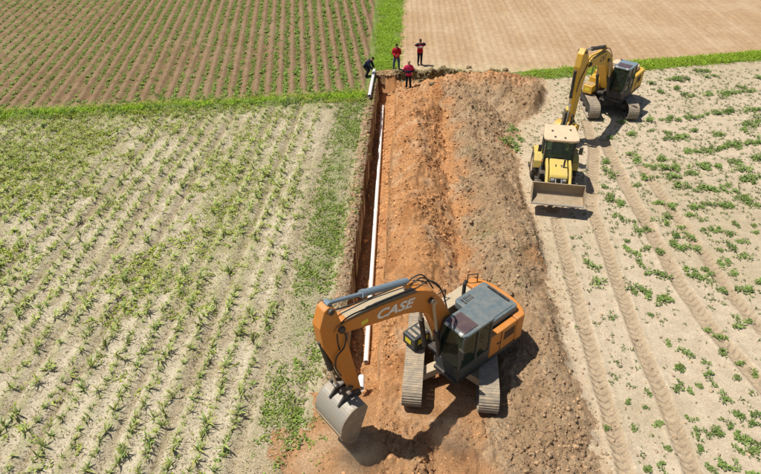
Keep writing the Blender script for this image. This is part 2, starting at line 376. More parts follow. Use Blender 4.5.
    # trench
    wl_ = 0.22 * fbm(x * 0, y, 1.5, 4, 81); wr_ = 0.30 * fbm(x * 0 + 9, y, 1.1, 4, 82)
    inside = ((u > 0.0 + wl_) & (u < TW + wr_) & (y < TY1 + 0.25 * fbm(x, y * 0, 2, 2, 83)))
    dep = 1.28 * ss(TY0 - 0.9, TY0 + 1.6, y) + 0.10 * fbm(x, y, 2.2, 4, 84) + 0.10 * ss(TW * .55, TW, u)*-1
    h = np.where(inside & (y > TY0 - 1.0), np.minimum(h, -dep), h)
    return h

# grid: columns follow the trench, rows follow Y
us = np.concatenate([np.arange(-40, -24, 0.32), np.arange(-24, -4, 0.125), np.arange(-4, -0.2, 0.08), np.arange(-0.2, TW + 0.25, 0.04), np.arange(TW + 0.25, 7.8, 0.058),
                     np.arange(7.8, 14.5, 0.068), np.arange(14.5, 30, 0.14), np.arange(30, 44, 0.32)])
ys = np.concatenate([np.arange(5.5, 41.5, 0.068), np.arange(41.5, 62, 0.13)])
U, Yg = np.meshgrid(us, ys); Xg = U + xl(Yg)
Hg = height(Xg, Yg)
edge = ss(-40, -37, U) * (1 - ss(40, 43.5, U)) * ss(5.5, 6.5, Yg) * (1 - ss(59.5, 61.5, Yg)); Hg = Hg * edge
def C3(*c): return np.array(c)
foot_g = spoil_foot(Yg) + 0.9 * fbm(Xg * 0 + 3, Yg, 0.7, 3, 21)
cutg = cut_edge(Xg)
n_big = fbm(Xg, Yg, 0.35, 4, 101); n_mid = fbm(Xg, Yg, 1.4, 4, 102); n_fin = fbm(Xg, Yg, 5, 3, 103)
def lay(a, b, w): return a * (1 - w[..., None]) + b * w[..., None]
SAND = C3(.52, .425, .30); SANDG = C3(.43, .35, .225); ORG = C3(.62, .32, .14); ORGP = C3(.70, .46, .27); BRN = C3(.46, .305, .175); BRNP = C3(.56, .405, .25)
CORN = C3(.60, .51, .37); CORND = C3(.42, .325, .21); BEAN = C3(.225, .14, .078); BEANR = C3(.30, .21, .125); TIL = C3(.415, .275, .155); TILP = C3(.47, .335, .205)
GRS = C3(.17, .22, .055); DRYG = C3(.34, .29, .15)
ones = np.ones(Xg.shape + (1,))
cS = lay(SAND * ones, SANDG, np.clip(ss(-.1, .35, n_big) * .8, 0, 1)); tq_, al_, tw_ = tracks(Xg, Yg)
cS = lay(cS, C3(.42, .315, .20), (1 - ss(tw_ * .9, tw_ * 1.2, np.abs(tq_))) * 0.8)
cC = lay(CORN * ones, CORND, np.clip(ss(-.05, .25, n_mid + .7 * n_big) * .8 + .5 * ss(.1, .3, n_fin), 0, 1))
cq = corn_q(Xg, Yg); cC = lay(cC, C3(.38, .36, .16), ss(.2, .9, np.cos(2 * np.pi * cq) + .6 * n_mid) * .65)
cC = lay(cC, C3(.33, .25, .155), (1 - ss(.1, .24, np.abs((cq + 1.5) % 5 - 2.0))) * .85); cC = lay(cC, C3(.33, .25, .155), (1 - ss(.1, .24, np.abs((cq + 3.5) % 5 - 2.0))) * .7 * (Xg < -3))      # wheel lanes between the rows
weedy = np.clip(ss(21, 30, Yg) * .5 + 1.6 * fbm(Xg, Yg, .16, 3, 111) + .5 * n_mid, 0, 1) * (1 - .6 * ss(-9, -4, Xg))
cC = lay(cC, C3(.31, .325, .115), np.clip(weedy * .9 + .12, 0, 1))
cC = lay(cC, C3(.29, .28, .11), ss(-2.2, -.5, Yg - yb_left(Xg) + 1.2 * n_mid) * .8)
uG = U
cC = lay(cC, C3(.52, .33, .18), np.clip(1.5 * np.exp(-((((uG + .5) / 2.0) ** 2 + ((Yg - 9.9) / 1.5) ** 2)) ** 2) * (.75 + 1.6 * n_mid + .8 * n_fin), 0, .9)); cC = lay(cC, C3(.40, .33, .20), ss(-3.4, -2.6, uG) * .6); cC = lay(cC, C3(.20, .23, .08), np.exp(-((uG + 1.55 + .6 * n_mid) / .55) ** 2) * np.clip(.4 + 2.2 * fbm(Xg, Yg, .45, 3, 133) + .35 * ss(16, 22, Yg), 0, .85)); cC = lay(cC, C3(.29, .20, .115), ss(-.75, -.35, uG + .6 * n_mid) * .9)
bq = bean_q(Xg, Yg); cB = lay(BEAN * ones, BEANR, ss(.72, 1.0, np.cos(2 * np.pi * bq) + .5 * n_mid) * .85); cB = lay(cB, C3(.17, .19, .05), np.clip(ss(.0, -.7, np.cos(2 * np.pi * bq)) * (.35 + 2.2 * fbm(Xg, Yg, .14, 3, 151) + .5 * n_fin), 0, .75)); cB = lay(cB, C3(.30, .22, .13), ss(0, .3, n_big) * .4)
tqv = (Xg - 0.02 * Yg + 0.5 * fbm(Xg, Yg, 0.12, 2, 31))
cT = lay(TIL * ones, TILP, ss(-.15, .3, n_big)); cT = lay(cT, C3(.53, .40, .26), np.clip(ss(.55, 1, np.cos(2 * np.pi * tqv / 0.5)) * (.22 + .8 * n_mid), 0, 1) + ss(.8, 1, np.cos(2 * np.pi * tqv / 3.5)) * .3)
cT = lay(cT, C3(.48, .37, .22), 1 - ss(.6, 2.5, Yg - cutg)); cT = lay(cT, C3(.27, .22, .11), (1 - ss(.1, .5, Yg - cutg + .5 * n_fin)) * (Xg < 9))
orgw = 1 - ss(3.1, 4.3, Xg - .02 * (Yg - 20) + 1.8 * n_mid)
orgw = np.maximum(orgw, ss(35.0, 36.2, Yg + 2 * n_mid) * (1 - ss(8.8, 10, Xg)))
orgw = orgw * (0.65 + .35 * ss(11.2, 14.5, Yg + 2.2 * n_mid + 1.2 * (Xg < 2.2)))
orgw = np.maximum(orgw, .8 * ss(.12, .28, fbm(Xg, Yg, .42, 3, 121)) * ss(3, 4, Xg))
cO = lay(ORG * ones, ORGP, ss(-.05, .30, n_mid + .3 * n_fin) * .75); cO = lay(cO, C3(.42, .175, .06), ss(.05, .3, fbm(Xg, Yg, .8, 3, 122)) * .7)
cBr = lay(BRN * ones, BRNP, ss(-.1, .3, n_mid)); cBr = lay(cBr, C3(.27, .245, .125), ss(.10, .28, fbm(Xg, Yg, .9, 4, 123)) * .4 * (1 - ss(4.6, 6, Xg)))
cSp = lay(cBr, cO, np.clip(orgw, 0, 1))
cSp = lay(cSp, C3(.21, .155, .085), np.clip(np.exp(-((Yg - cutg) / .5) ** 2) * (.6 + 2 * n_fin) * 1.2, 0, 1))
floor_m = (Hg < -.95)
cTr = lay(cO, C3(.52, .27, .115), np.ones_like(Xg) * .5); cTr = lay(cTr, C3(.13, .08, .042), ss(-1.15, -.85, Hg) * (U < .5) * 1.0); cTr = lay(cTr, C3(.22, .12, .058), (1 - ss(.12, .45, U + .5 * n_fin)) * .85)  # left wall and left floor strip darkened: trench shade put into the soil colour
cB = lay(cB, C3(.27, .25, .10), (1 - ss(.6, 1.8, Yg - yb_left(Xg) + 1.2 * n_mid)) * .8)
cV = lay(GRS * ones, DRYG, ss(0, .3, n_mid) * .5)
# zone of every quad
xc = (Xg[:-1, :-1] + Xg[1:, 1:]) / 2; yc = (Yg[:-1, :-1] + Yg[1:, 1:]) / 2; uc = (U[:-1, :-1] + U[1:, 1:]) / 2; hc = (Hg[:-1, :-1] + Hg[1:, 1:]) / 2
def mid(a): return (a[:-1, :-1] + a[1:, 1:]) / 2
fc, cc, mc = mid(foot_g), mid(cutg), mid(n_mid)
zone = np.full(xc.shape, 5)                                                    # 5 sandy field
zone[(uc < TW / 2) & (yc < yb_left(xc) - .75)] = 0                             # 0 maize field
zone[(xc < lane_l(yc) - .2) & (yc > yb_left(xc) + .75)] = 1                    # 1 bean field
zone[(uc < TW / 2) & (np.abs(yc - yb_left(xc)) <= .75)] = 2                    # 2 grass verge
zone[(xc >= lane_l(yc) - .2) & (xc <= lane_r(yc)) & (yc > 36.9) & (yc > np.where(uc > -.1, cc, 0))] = 3   # 3 grass lane
zone[(uc < 0) & (xc >= lane_l(yc) - .2) & (yc > yb_left(xc) + .75)] = 3
zone[(xc > lane_r(yc)) & (yc > np.where(xc < 8.5, cc, mid(yb_right(Xg)) + .8))] = 4                       # 4 tilled field
zone[(xc > 8.5) & (np.abs(yc - mid(yb_right(Xg))) <= .8)] = 6                                              # 6 verge right
inside_t = (uc > -.08) & (uc < TW + .06) & (yc > TY0 - 1) & (yc < TY1 + .2)
zone[(uc >= TW * .5) & (xc < fc + .55 * mc + .7 * mid(n_fin)) & (yc < cc) & ~inside_t] = 7                                              # 7 spoil
zone[(uc > -1.9) & (uc <= TW * .5) & (yc < 11.2 + .8 * mc) & (yc > 8.7 + 1.2 * np.abs(uc + .5) + .8 * mc)] = 7
zone[(uc > -.6 + 1.5 * mc) & (uc <= TW) & (yc < TY0)] = 7
zone[(uc > -.35) & (uc < TW + .4) & (yc > TY1 - .3) & (yc <= cc + .1)] = 7
zone[inside_t] = 8                                                                                          # 8 trench
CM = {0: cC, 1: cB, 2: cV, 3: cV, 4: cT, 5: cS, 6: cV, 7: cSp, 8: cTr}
# soften colour borders: sand gets a dusting of brown next to the heap
near = np.exp(-np.clip(Xg - foot_g, 0, 9) / .30) * (Yg < cutg) * np.clip(.8 + 2 * n_mid + 1.2 * n_fin, 0, 1); cS[:] = lay(cS, BRNP * .95, near * .9)
NAMES = {0: ('maize_field_soil', 'stub'), 1: ('bean_field_soil', 'field'), 2: ('grass_verge', 'grassy'), 3: ('grass_lane', 'grassy'), 4: ('tilled_field', 'tilled'),
         5: ('sandy_field', 'sand'), 6: ('grass_verge', 'grassy'), 7: ('dug_soil_heaps', 'soil'), 8: ('trench', 'soil')}
nx = len(us); idx = np.arange(Xg.size).reshape(Xg.shape)
Q = np.stack([idx[:-1, :-1], idx[:-1, 1:], idx[1:, 1:], idx[1:, :-1]], -1)
V = np.stack([Xg, Yg, Hg], -1).reshape(-1, 3)
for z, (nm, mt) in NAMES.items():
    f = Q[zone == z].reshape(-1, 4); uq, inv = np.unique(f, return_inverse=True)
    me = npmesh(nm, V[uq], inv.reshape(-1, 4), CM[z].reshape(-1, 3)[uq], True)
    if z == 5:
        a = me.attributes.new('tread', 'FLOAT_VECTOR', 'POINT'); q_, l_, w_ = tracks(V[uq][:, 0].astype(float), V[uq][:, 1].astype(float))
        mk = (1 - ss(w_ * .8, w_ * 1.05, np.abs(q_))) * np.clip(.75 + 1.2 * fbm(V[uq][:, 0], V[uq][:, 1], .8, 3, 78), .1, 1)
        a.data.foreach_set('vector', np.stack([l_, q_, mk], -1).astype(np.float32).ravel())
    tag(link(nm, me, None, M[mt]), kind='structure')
# land outside the detailed sheet, out to the horizon
gb = MB(); x0a, x1a = -40 + xl(5.5), us[-1] + xl(5.5); x0b, x1b = -40 + xl(ys[-1]), us[-1] + xl(ys[-1]); yA, yB = 5.5, float(ys[-1]); R = 900
gb.add([(x0a, yA, 0), (x1a, yA, 0), (x1b, yB, 0), (x0b, yB, 0), (-R, -R, 0), (R, -R, 0), (R, R, 0), (-R, R, 0)], [(4, 5, 1, 0), (5, 6, 2, 1), (6, 7, 3, 2), (7, 4, 0, 3)])
gm = gb.mesh('ground'); ca = gm.color_attributes.new('col', 'FLOAT_COLOR', 'POINT')
for d in ca.data: d.color = (.38, .32, .18, 1)
tag(link('ground', gm, None, M['field']), kind='structure')

# ------------------------------------------------------------------ vegetation
def leafstrip(base, az, length, arch, w, segs, c, lift=1.2, rg=rng):
    """a narrow arching leaf; returns verts, quads, colours"""
    v = []; d = np.array([math.cos(az), math.sin(az), 0]); s = np.array([-d[1], d[0], 0]); p = np.array(base, float); ang = lift
    for i in range(segs + 1):
        t = i / segs; ww = w * (1 - t ** 2 * .92) * (0.55 + .9 * min(t * 3, .5)); 
        v += [p - s * ww / 2, p + s * ww / 2 + np.array([0, 0, ww * .15])]
        p = p + (d * math.cos(ang) + np.array([0, 0, math.sin(ang)])) * length / segs; ang -= arch / segs
    f = [(2 * i, 2 * i + 1, 2 * i + 3, 2 * i + 2) for i in range(segs)]
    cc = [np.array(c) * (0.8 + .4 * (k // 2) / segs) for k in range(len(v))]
    return v, f, cc
def assemble(parts):
    v = []; f = []; c = []
    for a, b, cc in parts:
        o = len(v); v += a; f += [tuple(i + o for i in q) for q in b]; c += cc
    return np.array(v, np.float32), np.array(f, np.int32), np.clip(np.array(c, np.float32), 0, 1)
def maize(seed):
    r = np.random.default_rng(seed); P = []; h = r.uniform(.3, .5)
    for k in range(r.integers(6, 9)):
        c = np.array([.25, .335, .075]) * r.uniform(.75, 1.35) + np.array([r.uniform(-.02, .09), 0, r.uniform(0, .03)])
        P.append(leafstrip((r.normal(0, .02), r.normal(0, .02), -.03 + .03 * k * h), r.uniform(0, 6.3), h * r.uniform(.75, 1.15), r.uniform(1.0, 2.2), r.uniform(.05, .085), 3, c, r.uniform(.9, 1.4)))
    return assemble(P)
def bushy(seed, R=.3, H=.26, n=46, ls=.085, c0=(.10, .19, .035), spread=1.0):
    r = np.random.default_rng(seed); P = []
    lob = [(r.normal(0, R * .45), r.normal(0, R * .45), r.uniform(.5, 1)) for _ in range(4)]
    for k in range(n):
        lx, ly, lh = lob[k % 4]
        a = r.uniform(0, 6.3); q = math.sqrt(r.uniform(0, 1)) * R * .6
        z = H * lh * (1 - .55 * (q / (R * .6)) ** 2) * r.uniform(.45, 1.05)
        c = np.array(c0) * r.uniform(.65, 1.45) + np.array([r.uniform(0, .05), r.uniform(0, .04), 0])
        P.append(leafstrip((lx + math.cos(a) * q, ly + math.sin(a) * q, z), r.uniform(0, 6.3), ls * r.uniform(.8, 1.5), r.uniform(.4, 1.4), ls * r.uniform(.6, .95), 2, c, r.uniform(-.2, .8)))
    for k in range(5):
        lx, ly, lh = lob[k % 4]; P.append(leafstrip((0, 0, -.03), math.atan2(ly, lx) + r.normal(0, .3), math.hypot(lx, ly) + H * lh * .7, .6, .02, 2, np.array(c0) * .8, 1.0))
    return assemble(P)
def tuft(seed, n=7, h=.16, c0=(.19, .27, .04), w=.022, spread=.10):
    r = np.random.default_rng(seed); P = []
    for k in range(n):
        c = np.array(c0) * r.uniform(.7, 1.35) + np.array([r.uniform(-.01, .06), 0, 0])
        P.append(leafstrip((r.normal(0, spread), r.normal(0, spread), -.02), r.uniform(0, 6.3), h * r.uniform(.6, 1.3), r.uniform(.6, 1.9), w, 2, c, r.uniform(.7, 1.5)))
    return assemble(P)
def scatter(name, variants, px, py, sc, mat, tint=None, label=None, cat=None, zoff=0.0, kind='stuff', sink=0.0):
    """many small plants joined into ONE object"""
    px, py, sc = map(np.asarray, (px, py, sc)); pz = height(px, py) + zoff - sink * sc; VV = []; FF = []; CC = []; o = 0
    pick = rng.integers(0, len(variants), len(px)); ang = rng.uniform(0, 6.3, len(px)); br = rng.uniform(.75, 1.25, len(px))
    for k, (v, f, c) in enumerate(variants):
        m = np.where(pick == k)[0]
        if not len(m): continue
        ca, sa = np.cos(ang[m])[:, None], np.sin(ang[m])[:, None]; s = sc[m][:, None]
        X = (v[None, :, 0] * ca - v[None, :, 1] * sa) * s + px[m][:, None]; Y = (v[None, :, 0] * sa + v[None, :, 1] * ca) * s + py[m][:, None]
        Z = v[None, :, 2] * s + pz[m][:, None]
        VV.append(np.stack([X, Y, Z], -1).reshape(-1, 3)); FF.append((f[None] + (np.arange(len(m)) * len(v))[:, None, None] + o).reshape(-1, f.shape[1])); o += len(m) * len(v)
        cc = c[None] * br[m][:, None, None]
        if tint is not None: cc = cc * tint[m][:, None, :]
        CC.append(cc.reshape(-1, 3))
    me = npmesh(name, np.concatenate(VV), np.concatenate(FF), np.clip(np.concatenate(CC), 0, 1))
    return tag(link(name, me, None, mat), label, cat, None, kind)
def individuals(name, meshes, px, py, sc, label, cat, group, mat):
    pz = height(np.array(px), np.array(py))
    for i in range(len(px)):
        o = link(name, meshes[i % len(meshes)], None, mat); o.location = (px[i], py[i], pz[i]); o.rotation_euler = (0, 0, rng.uniform(0, 6.3)); o.scale = (sc[i],) * 3
        tag(o, label, cat, group)
def vmeshes(name, variants): return [npmesh(name, *v) for v in variants]
def inview(x, y, m=0.6):
    zc = y * cp + CAMH * sp; X = 380.5 + FPX * x / zc; Yp = 237 + FPX * (CAMH * cp - y * sp) / zc
    return (X > -m * 40) & (X < 761 + m * 40) & (Yp > -20) & (Yp < 474 + 30)
# maize
mv = [maize(100 + i) for i in range(14)]; mx, my = [], []
ca_, sa_ = math.cos(CA), math.sin(CA)
for k in range(-60, 10):
    s = 8.0
    while s < 36:
        s += rng.uniform(.12, .36)
        q = k * SP + rng.normal(0, .085); x = q * ca_ + s * sa_; y = -q * sa_ + s * ca_
        if x - xl(y) > -2.9 or y > yb_left(x) - 1.1: continue
        if x - xl(y) > -1.7 - 0.9 and rng.random() < .5: continue
        if fbm(np.array(x), np.array(y), .35, 3, 131) < -.08 and rng.random() < .6: continue
        mx.append(x); my.append(y)
mx, my = np.array(mx), np.array(my); v_ = inview(mx, my); mx, my = mx[v_], my[v_]
order = np.argsort(my); near_i, far_i = order[:300], order[300:]
msc = rng.uniform(.35, .95, len(mx)) ** 1.0; msc = msc * (1 - .15 * ss(22, 33, my))
individuals('maize_plant', vmeshes('maize_plant', mv), mx[near_i], my[near_i], msc[near_i], 'young yellowish green maize plant in the nearest rows left of the trench', 'maize plant', 'nearest maize plants left of the trench', M['plant'])
scatter('maize_rows', mv, mx[far_i], my[far_i], msc[far_i], M['plant'], label='farther rows of young maize on the pale field left of trench', cat='maize rows')
# weeds and stubble in the maize field
N = 46000; x = rng.uniform(-27, 0, N); y = rng.uniform(8, 36, N)
w = np.clip(ss(20, 30, y) * .5 + 1.8 * fbm(x, y, .16, 3, 111) + 1.2 * fbm(x, y, .9, 3, 132), 0.0, 1) * (1 - .75 * ss(-9, -5, x - xl(y)))
strip = ss(-2.7, -2.0, x - xl(y)) * (1 - ss(-.75, -.3, x - xl(y) + .5 * fbm(x, y, 1.4, 4, 102))) * np.clip(.12 + 2.6 * fbm(x, y, .6, 4, 133) + .30 * ss(16, 22, y), 0, .8) * ss(9, 11, y)
w = np.maximum(np.clip(w * .95 + .03, 0, 1), strip); k = (rng.random(N) < w) & (y < yb_left(x) - .5) & (x - xl(y) < -.2) & inview(x, y); x, y = x[k], y[k]
tint = np.where((x - xl(y) > -3.4)[:, None], np.array([.85, .92, .9]), np.array([1.25, 1.2, .9])) * np.ones((len(x), 3))
scatter('field_weeds', [bushy(200 + i, .16, .07, 9, .085, (.20, .255, .055)) for i in range(5)] + [tuft(200 + i, 7, .16, (.2, .27, .045), .045, .12) for i in range(5)], x, y, rng.uniform(.6, 1.3, len(x)), M['plant'], tint, 'low grassy weeds spreading between the maize rows', 'weeds')
N = 26000; x = rng.uniform(-27, 0, N); y = rng.uniform(8, 36, N); k = (y < yb_left(x) - .3) & (x - xl(y) < -1.0) & inview(x, y); x, y = x[k], y[k]
scatter('dry_stubble', [tuft(220 + i, 4, .13, (.62, .55, .39), .03, .14) for i in range(5)], x, y, rng.uniform(.5, 1.2, len(x)), M['plant'], None, 'pale dry stubble and straw lying between the maize rows', 'stubble')
# verge and lane grass
def grass_area(n, x0, x1, y0, y1, test): 
    x = rng.uniform(x0, x1, n); y = rng.uniform(y0, y1, n); k = test(x, y) & inview(x, y); return x[k], y[k]
gv = [tuft(240 + i, 8, .18, (.21, .31, .028), .042, .13) for i in range(8)]
def vt(x, y): 
    d = (y - yb_left(x)) / (.62 + .7 * fbm(x, y, .5, 2, 141)); return (np.abs(d) < 1.6) & (rng.random(len(x)) < (1.0 - np.abs(d) * .62) * np.clip(.7 + 2.2 * fbm(x, y, .8, 3, 143), .15, 1)) & (x - xl(y) < -.6)
x, y = grass_area(26000, -27, 0, 29, 37.5, vt)
scatter('verge_grass', gv, x, y, rng.uniform(.6, 1.2, len(x)), M['plant'], np.where((np.abs(y - yb_left(x) + .1) < .3 + .5 * fbm(x, y, .4, 2, 144))[:, None], np.array([1.12, 1.28, .75]), np.array([1.3, 1.08, 1.4])) * np.ones((len(x), 3)), 'bright green grass strip between the maize and bean fields', 'grass')
def lt(x, y):
    c = (lane_l(y) + lane_r(y)) / 2 + .15; d = (x - c) / ((lane_r(y) - lane_l(y)) / 2); return (np.abs(d) < 1.15) & (rng.random(len(x)) < (1.25 - d * d) * np.clip(.6 + 2.0 * fbm(x, y, .7, 3, 145) + .25 * (d < .3), .1, 1)) & (y > cut_edge(x) + .25) & (y > 37.2)
x, y = grass_area(16000, -2, 3.5, 36, 60, lt)
scatter('lane_grass', gv, x, y, rng.uniform(.55, 1.1, len(x)), M['plant'], np.array([1.0, 1.1, .9]) * np.ones((len(x), 3)), 'bright green grass lane running away between bean field and ploughed field', 'grass')
x = rng.uniform(-24, -1.2, 200); y = yb_left(x) + rng.normal(0, .9, 200); scatter('verge_weeds', [bushy(450 + i, .2, .2, 26, .08, (.15, .25, .04)) for i in range(5)], x, y, rng.uniform(.4, 1.1, 200), M['plant'], None, 'leafy weeds growing along the grass strip between maize and beans', 'weeds')
def rt(x, y):
    d = (y - yb_right(x)) / (.75 + .6 * fbm(x, y, .35, 3, 142)); dens = np.where(x < 13.5, .3 * (x > 9.6), .5 + .5 * ss(14, 18, x)); return (np.abs(d) < 1.1) & (rng.random(len(x)) < dens * (1.2 - np.abs(d) * .7))
x, y = grass_area(24000, 9, 33, 37, 46, rt)
scatter('verge_grass', gv, x, y, rng.uniform(.6, 1.25, len(x)), M['plant'], np.array([1.0, 1.05, .85]) * np.ones((len(x), 3)), 'bright green grass strip behind the far yellow excavator', 'grass')
# beans
bv = [bushy(300 + i, .17, .2, 15, .09, (.18, .29, .05)) for i in range(8)]; bx, by = [], []
ct, st = math.cos(TA), math.sin(TA)
for k in range(-60, 18):
    rowd = rng.uniform(.7, 1.2); s = 25.0
    while s < 62:
        s += rng.uniform(.14, .34); q = (k + .5) * SP + rng.normal(0, .06); x = q * ct + s * st; y = -q * st + s * ct
        if y < yb_left(x) + .85 or x > lane_l(y) - .5: continue
        dens = .75 + 1.7 * float(fbm(np.array(x), np.array(y), .14, 3, 151)) + .35 * (y > 46) + .25 * (x > -8) + .5 * (x < -24)
        if rng.random() > dens * rowd: continue
        bx.append(x); by.append(y)
bx, by = np.array(bx), np.array(by); k = inview(bx, by); bx, by = bx[k], by[k]; bsc = rng.uniform(.55, 1.25, len(bx)) * (1 + .3 * ss(-14, -3, bx))
rank = np.argsort(by - 6 * bsc); ni, fi = rank[:300], rank[300:]
individuals('bean_plant', vmeshes('bean_plant', bv), bx[ni], by[ni], bsc[ni], 'small green bean plant at the near ends of the ridged bean rows', 'bean plant', 'nearest bean plants of the ridged field', M['plant'])
scatter('bean_rows', bv, bx[fi], by[fi], bsc[fi], M['plant'], label='long rows of small bean plants on brown ridges at upper left', cat='bean rows')
N = 9000; x = rng.uniform(-36, -1, N); y = rng.uniform(30, 60, N); k = (y > yb_left(x) + .7) & (x < lane_l(y)) & inview(x, y) & (rng.random(N) < .35 + 1.2 * fbm(x, y, .2, 3, 152)); x, y = x[k], y[k]
scatter('bean_field_weeds', [tuft(260 + i, 6, .12, (.14, .20, .035), .03, .12) for i in range(5)], x, y, rng.uniform(.6, 1.2, len(x)), M['plant'], None, 'sparse low weeds between the bean ridges', 'weeds')
# weed clumps of the sandy field, where the photograph shows them
def pxl(ox, oy, s, L): return [(ox + a / s, oy + b / s) for a, b in L]
PX = pxl(580, 100, 4.2, [(290,75),(375,80),(410,75),(445,72),(500,65),(560,55),(600,50),(640,45),(700,40),(740,35),(170,95),(210,135),(120,150),(290,125),(370,135),(365,155),(430,150),(480,120),(570,135),(690,120),(730,100),(750,75),
 (440,210),(480,210),(540,208),(580,200),(620,190),(650,185),(690,175),(720,170),(750,165),(205,220),(240,240),(330,240),(270,270),(300,280),(115,260),(120,300),(140,320),(265,325),(290,315),(110,360),(240,360),(350,280),(400,285),(490,275),(535,275),(580,265),(650,255),(690,290),(470,300),(740,240),
 (385,320),(450,355),(500,370),(550,365),(630,355),(640,380),(690,330),(710,335),(750,320),(110,395),(120,420),(160,425),(180,435),(330,430),(380,440),(460,445),(510,440),(540,435),(600,435),(625,435),(680,405),(705,425),(740,440)])
PX += pxl(580, 212, 3.44, [(120,10),(155,25),(200,60),(230,55),(275,30),(315,15),(345,45),(165,95),(160,120),(180,135),(220,125),(265,130),(340,85),(375,80),(330,110),(350,130),(390,120),(390,5),(420,25),(430,65),(460,60),(490,60),(520,80),(540,40),(565,100),(600,45),(605,70),(470,125),(510,115),(490,175),(560,148),(510,170),(525,205),(200,170),(225,200),(275,205),(280,215),
 (185,265),(230,270),(240,285),(270,305),(300,295),(365,195),(385,210),(420,195),(450,215),(425,230),(485,270),(575,260),(560,265),(620,235),(40,178),(55,238),(115,362),(240,350),(440,395),(480,420),(300,445),(580,375),(540,380)])
PX += pxl(580, 350, 3.82, [(390,70),(375,68),(400,10),(475,45),(540,8),(500,105),(595,95),(610,40),(670,80),(455,135),(410,150),(370,135),(555,180),(600,245),(420,258),(240,218),(300,285),(95,298),(180,190),(260,155),(205,290),(330,375),(320,445),(465,380),(450,320),(490,315),(520,310),(560,280),(540,320),(590,320),(600,370),(635,350),(660,270),(680,240),(690,360),(660,380),(590,440),(560,440),(655,465),(500,460),(255,445)])
PX += pxl(560, 0, 3.79, [(440,300),(460,295),(550,290),(680,325),(500,360),(575,350),(610,350),(640,350),(665,345),(450,340),(720,340),(590,285),(745,293),(530,265),(560,265),(375,345),(420,300),(340,315)])
PX += [(288 + 219, 132), (511, 139), (520, 137), (503, 145), (508, 146), (517, 148), (513, 128)]
small = {(240,218),(300,285),(95,298),(180,190),(260,155),(205,290)}
wx, wy, wsc = [], [], []
for (a, b) in PX:
    p = G(a + rng.normal(0, .6), b + 1.5); wx.append(p[0]); wy.append(p[1]); wsc.append(rng.uniform(.75, 1.3) * (.55 if (a < 650 and b > 300) else (.68 if b > 330 else .85)) * (1.25 if b < 200 else 1))
    if a > 655 and b < 215 and rng.random() < .85: wx.append(p[0] + rng.uniform(-.5, .5)); wy.append(p[1] + rng.uniform(-.15, .15)); wsc.append(rng.uniform(.7, 1.2))
    
bw = [bushy(400 + i, .27, .20, 64, .085, (.165, .25, .065)) for i in range(9)]
wx, wy, wsc = map(np.array, (wx, wy, wsc)); wm = vmeshes('weed_clump', bw); tw_ = np.abs(tracks(wx, wy)[0])
REG = [((wy > 35.5), 'small leafy weed clump on the sandy field just in front of the far grass strip'), ((wx < 9.3) & (wy > 25), 'leafy weed clump between the brown heap and the backhoe loader'),
       ((wy > 24.5) & (wx > 14), 'leafy weed clump in the long cross rows right of the far machines'), ((wy > 24.5), 'leafy weed clump beside the loader, between it and the long cross rows'),
       ((wy < 15.5) & (wx > 8.4), 'leafy weed clump in the near right corner of the sandy field'), ((tw_ < .75), 'leafy weed clump close to a tyre track on the sandy field'), (wy > 0, 'leafy weed clump standing clear of the tyre tracks in the middle of the sandy field')]
done = np.zeros(len(wx), bool)
for cond, lab in REG:
    k = cond & ~done; done |= k
    if k.any(): individuals('weed_clump', wm, wx[k], wy[k], wsc[k], lab, 'weed clump', 'leafy weed clumps: ' + lab.split(' clump ')[1], M['plant'])
N = 16000; x = rng.uniform(6.5, 30, N); y = rng.uniform(8, 40, N); tq_, _, tw_ = tracks(x, y)
k = (x > spoil_foot(y) + .4) & (y < yb_right(x) - .5) & inview(x, y) & (np.abs(tq_) > .3) & (rng.random(N) < (.22 + .4 * ss(9, 13, x) * ss(18, 26, y) + .9 * fbm(x, y, .5, 3, 161))); x, y = x[k], y[k]
scatter('seedling_weeds', [bushy(430 + i, .09, .07, 7, .055, (.19, .24, .085)) for i in range(6)], x, y, rng.uniform(.4, 1.3, len(x)), M['plant'], None, 'scattered tiny weed seedlings on the pale sandy field', 'seedlings')
# green sods and turf pieces on the brown heap
N = 2600; x = rng.uniform(3.2, 7, N); y = rng.uniform(13, 38, N); k = (x < spoil_foot(y) - .3) & (fbm(x, y, .9, 4, 123) > .13) & (rng.random(N) < .7) & (height(x, y) > .1); x, y = x[k], y[k]
scatter('turf_scraps', [tuft(270 + i, 6, .12, (.15, .19, .06), .022, .1) for i in range(5)], x, y, rng.uniform(.5, 1.1, len(x)), M['plant'], None, 'greyish green turf scraps mixed into the brown soil heap', 'turf scraps')

# ------------------------------------------------------------------ clods and crumbs on the dug soil
def clod(seed, sub=0):
    r = np.random.default_rng(seed); bm = bmesh.new()
    if sub: bmesh.ops.create_icosphere(bm, subdivisions=1, radius=1)
    else: bmesh.ops.create_cube(bm, size=1.35); bmesh.ops.triangulate(bm, faces=bm.faces)
    ax = r.uniform(.65, 1.3, 3) * np.array([1, 1, .75]); rot = Matrix.Rotation(r.uniform(0, 3), 3, Vector(r.normal(0, 1, 3)).normalized()) if not sub else Matrix.Identity(3)
    for v in bm.verts:
        n = 1 + (r.uniform(-.42, .25) if not sub else r.uniform(-.45, .3)); q = rot @ (v.co * n); v.co = Vector((q.x * ax[0], q.y * ax[1], q.z * ax[2]))
    bm.verts.ensure_lookup_table(); v = np.array([q.co[:] for q in bm.verts], np.float32); f = np.array([[q.index for q in g.verts] for g in bm.faces], np.int32); bm.free()
    return v, f, np.ones_like(v)
cvs = [clod(500 + i) for i in range(10)]
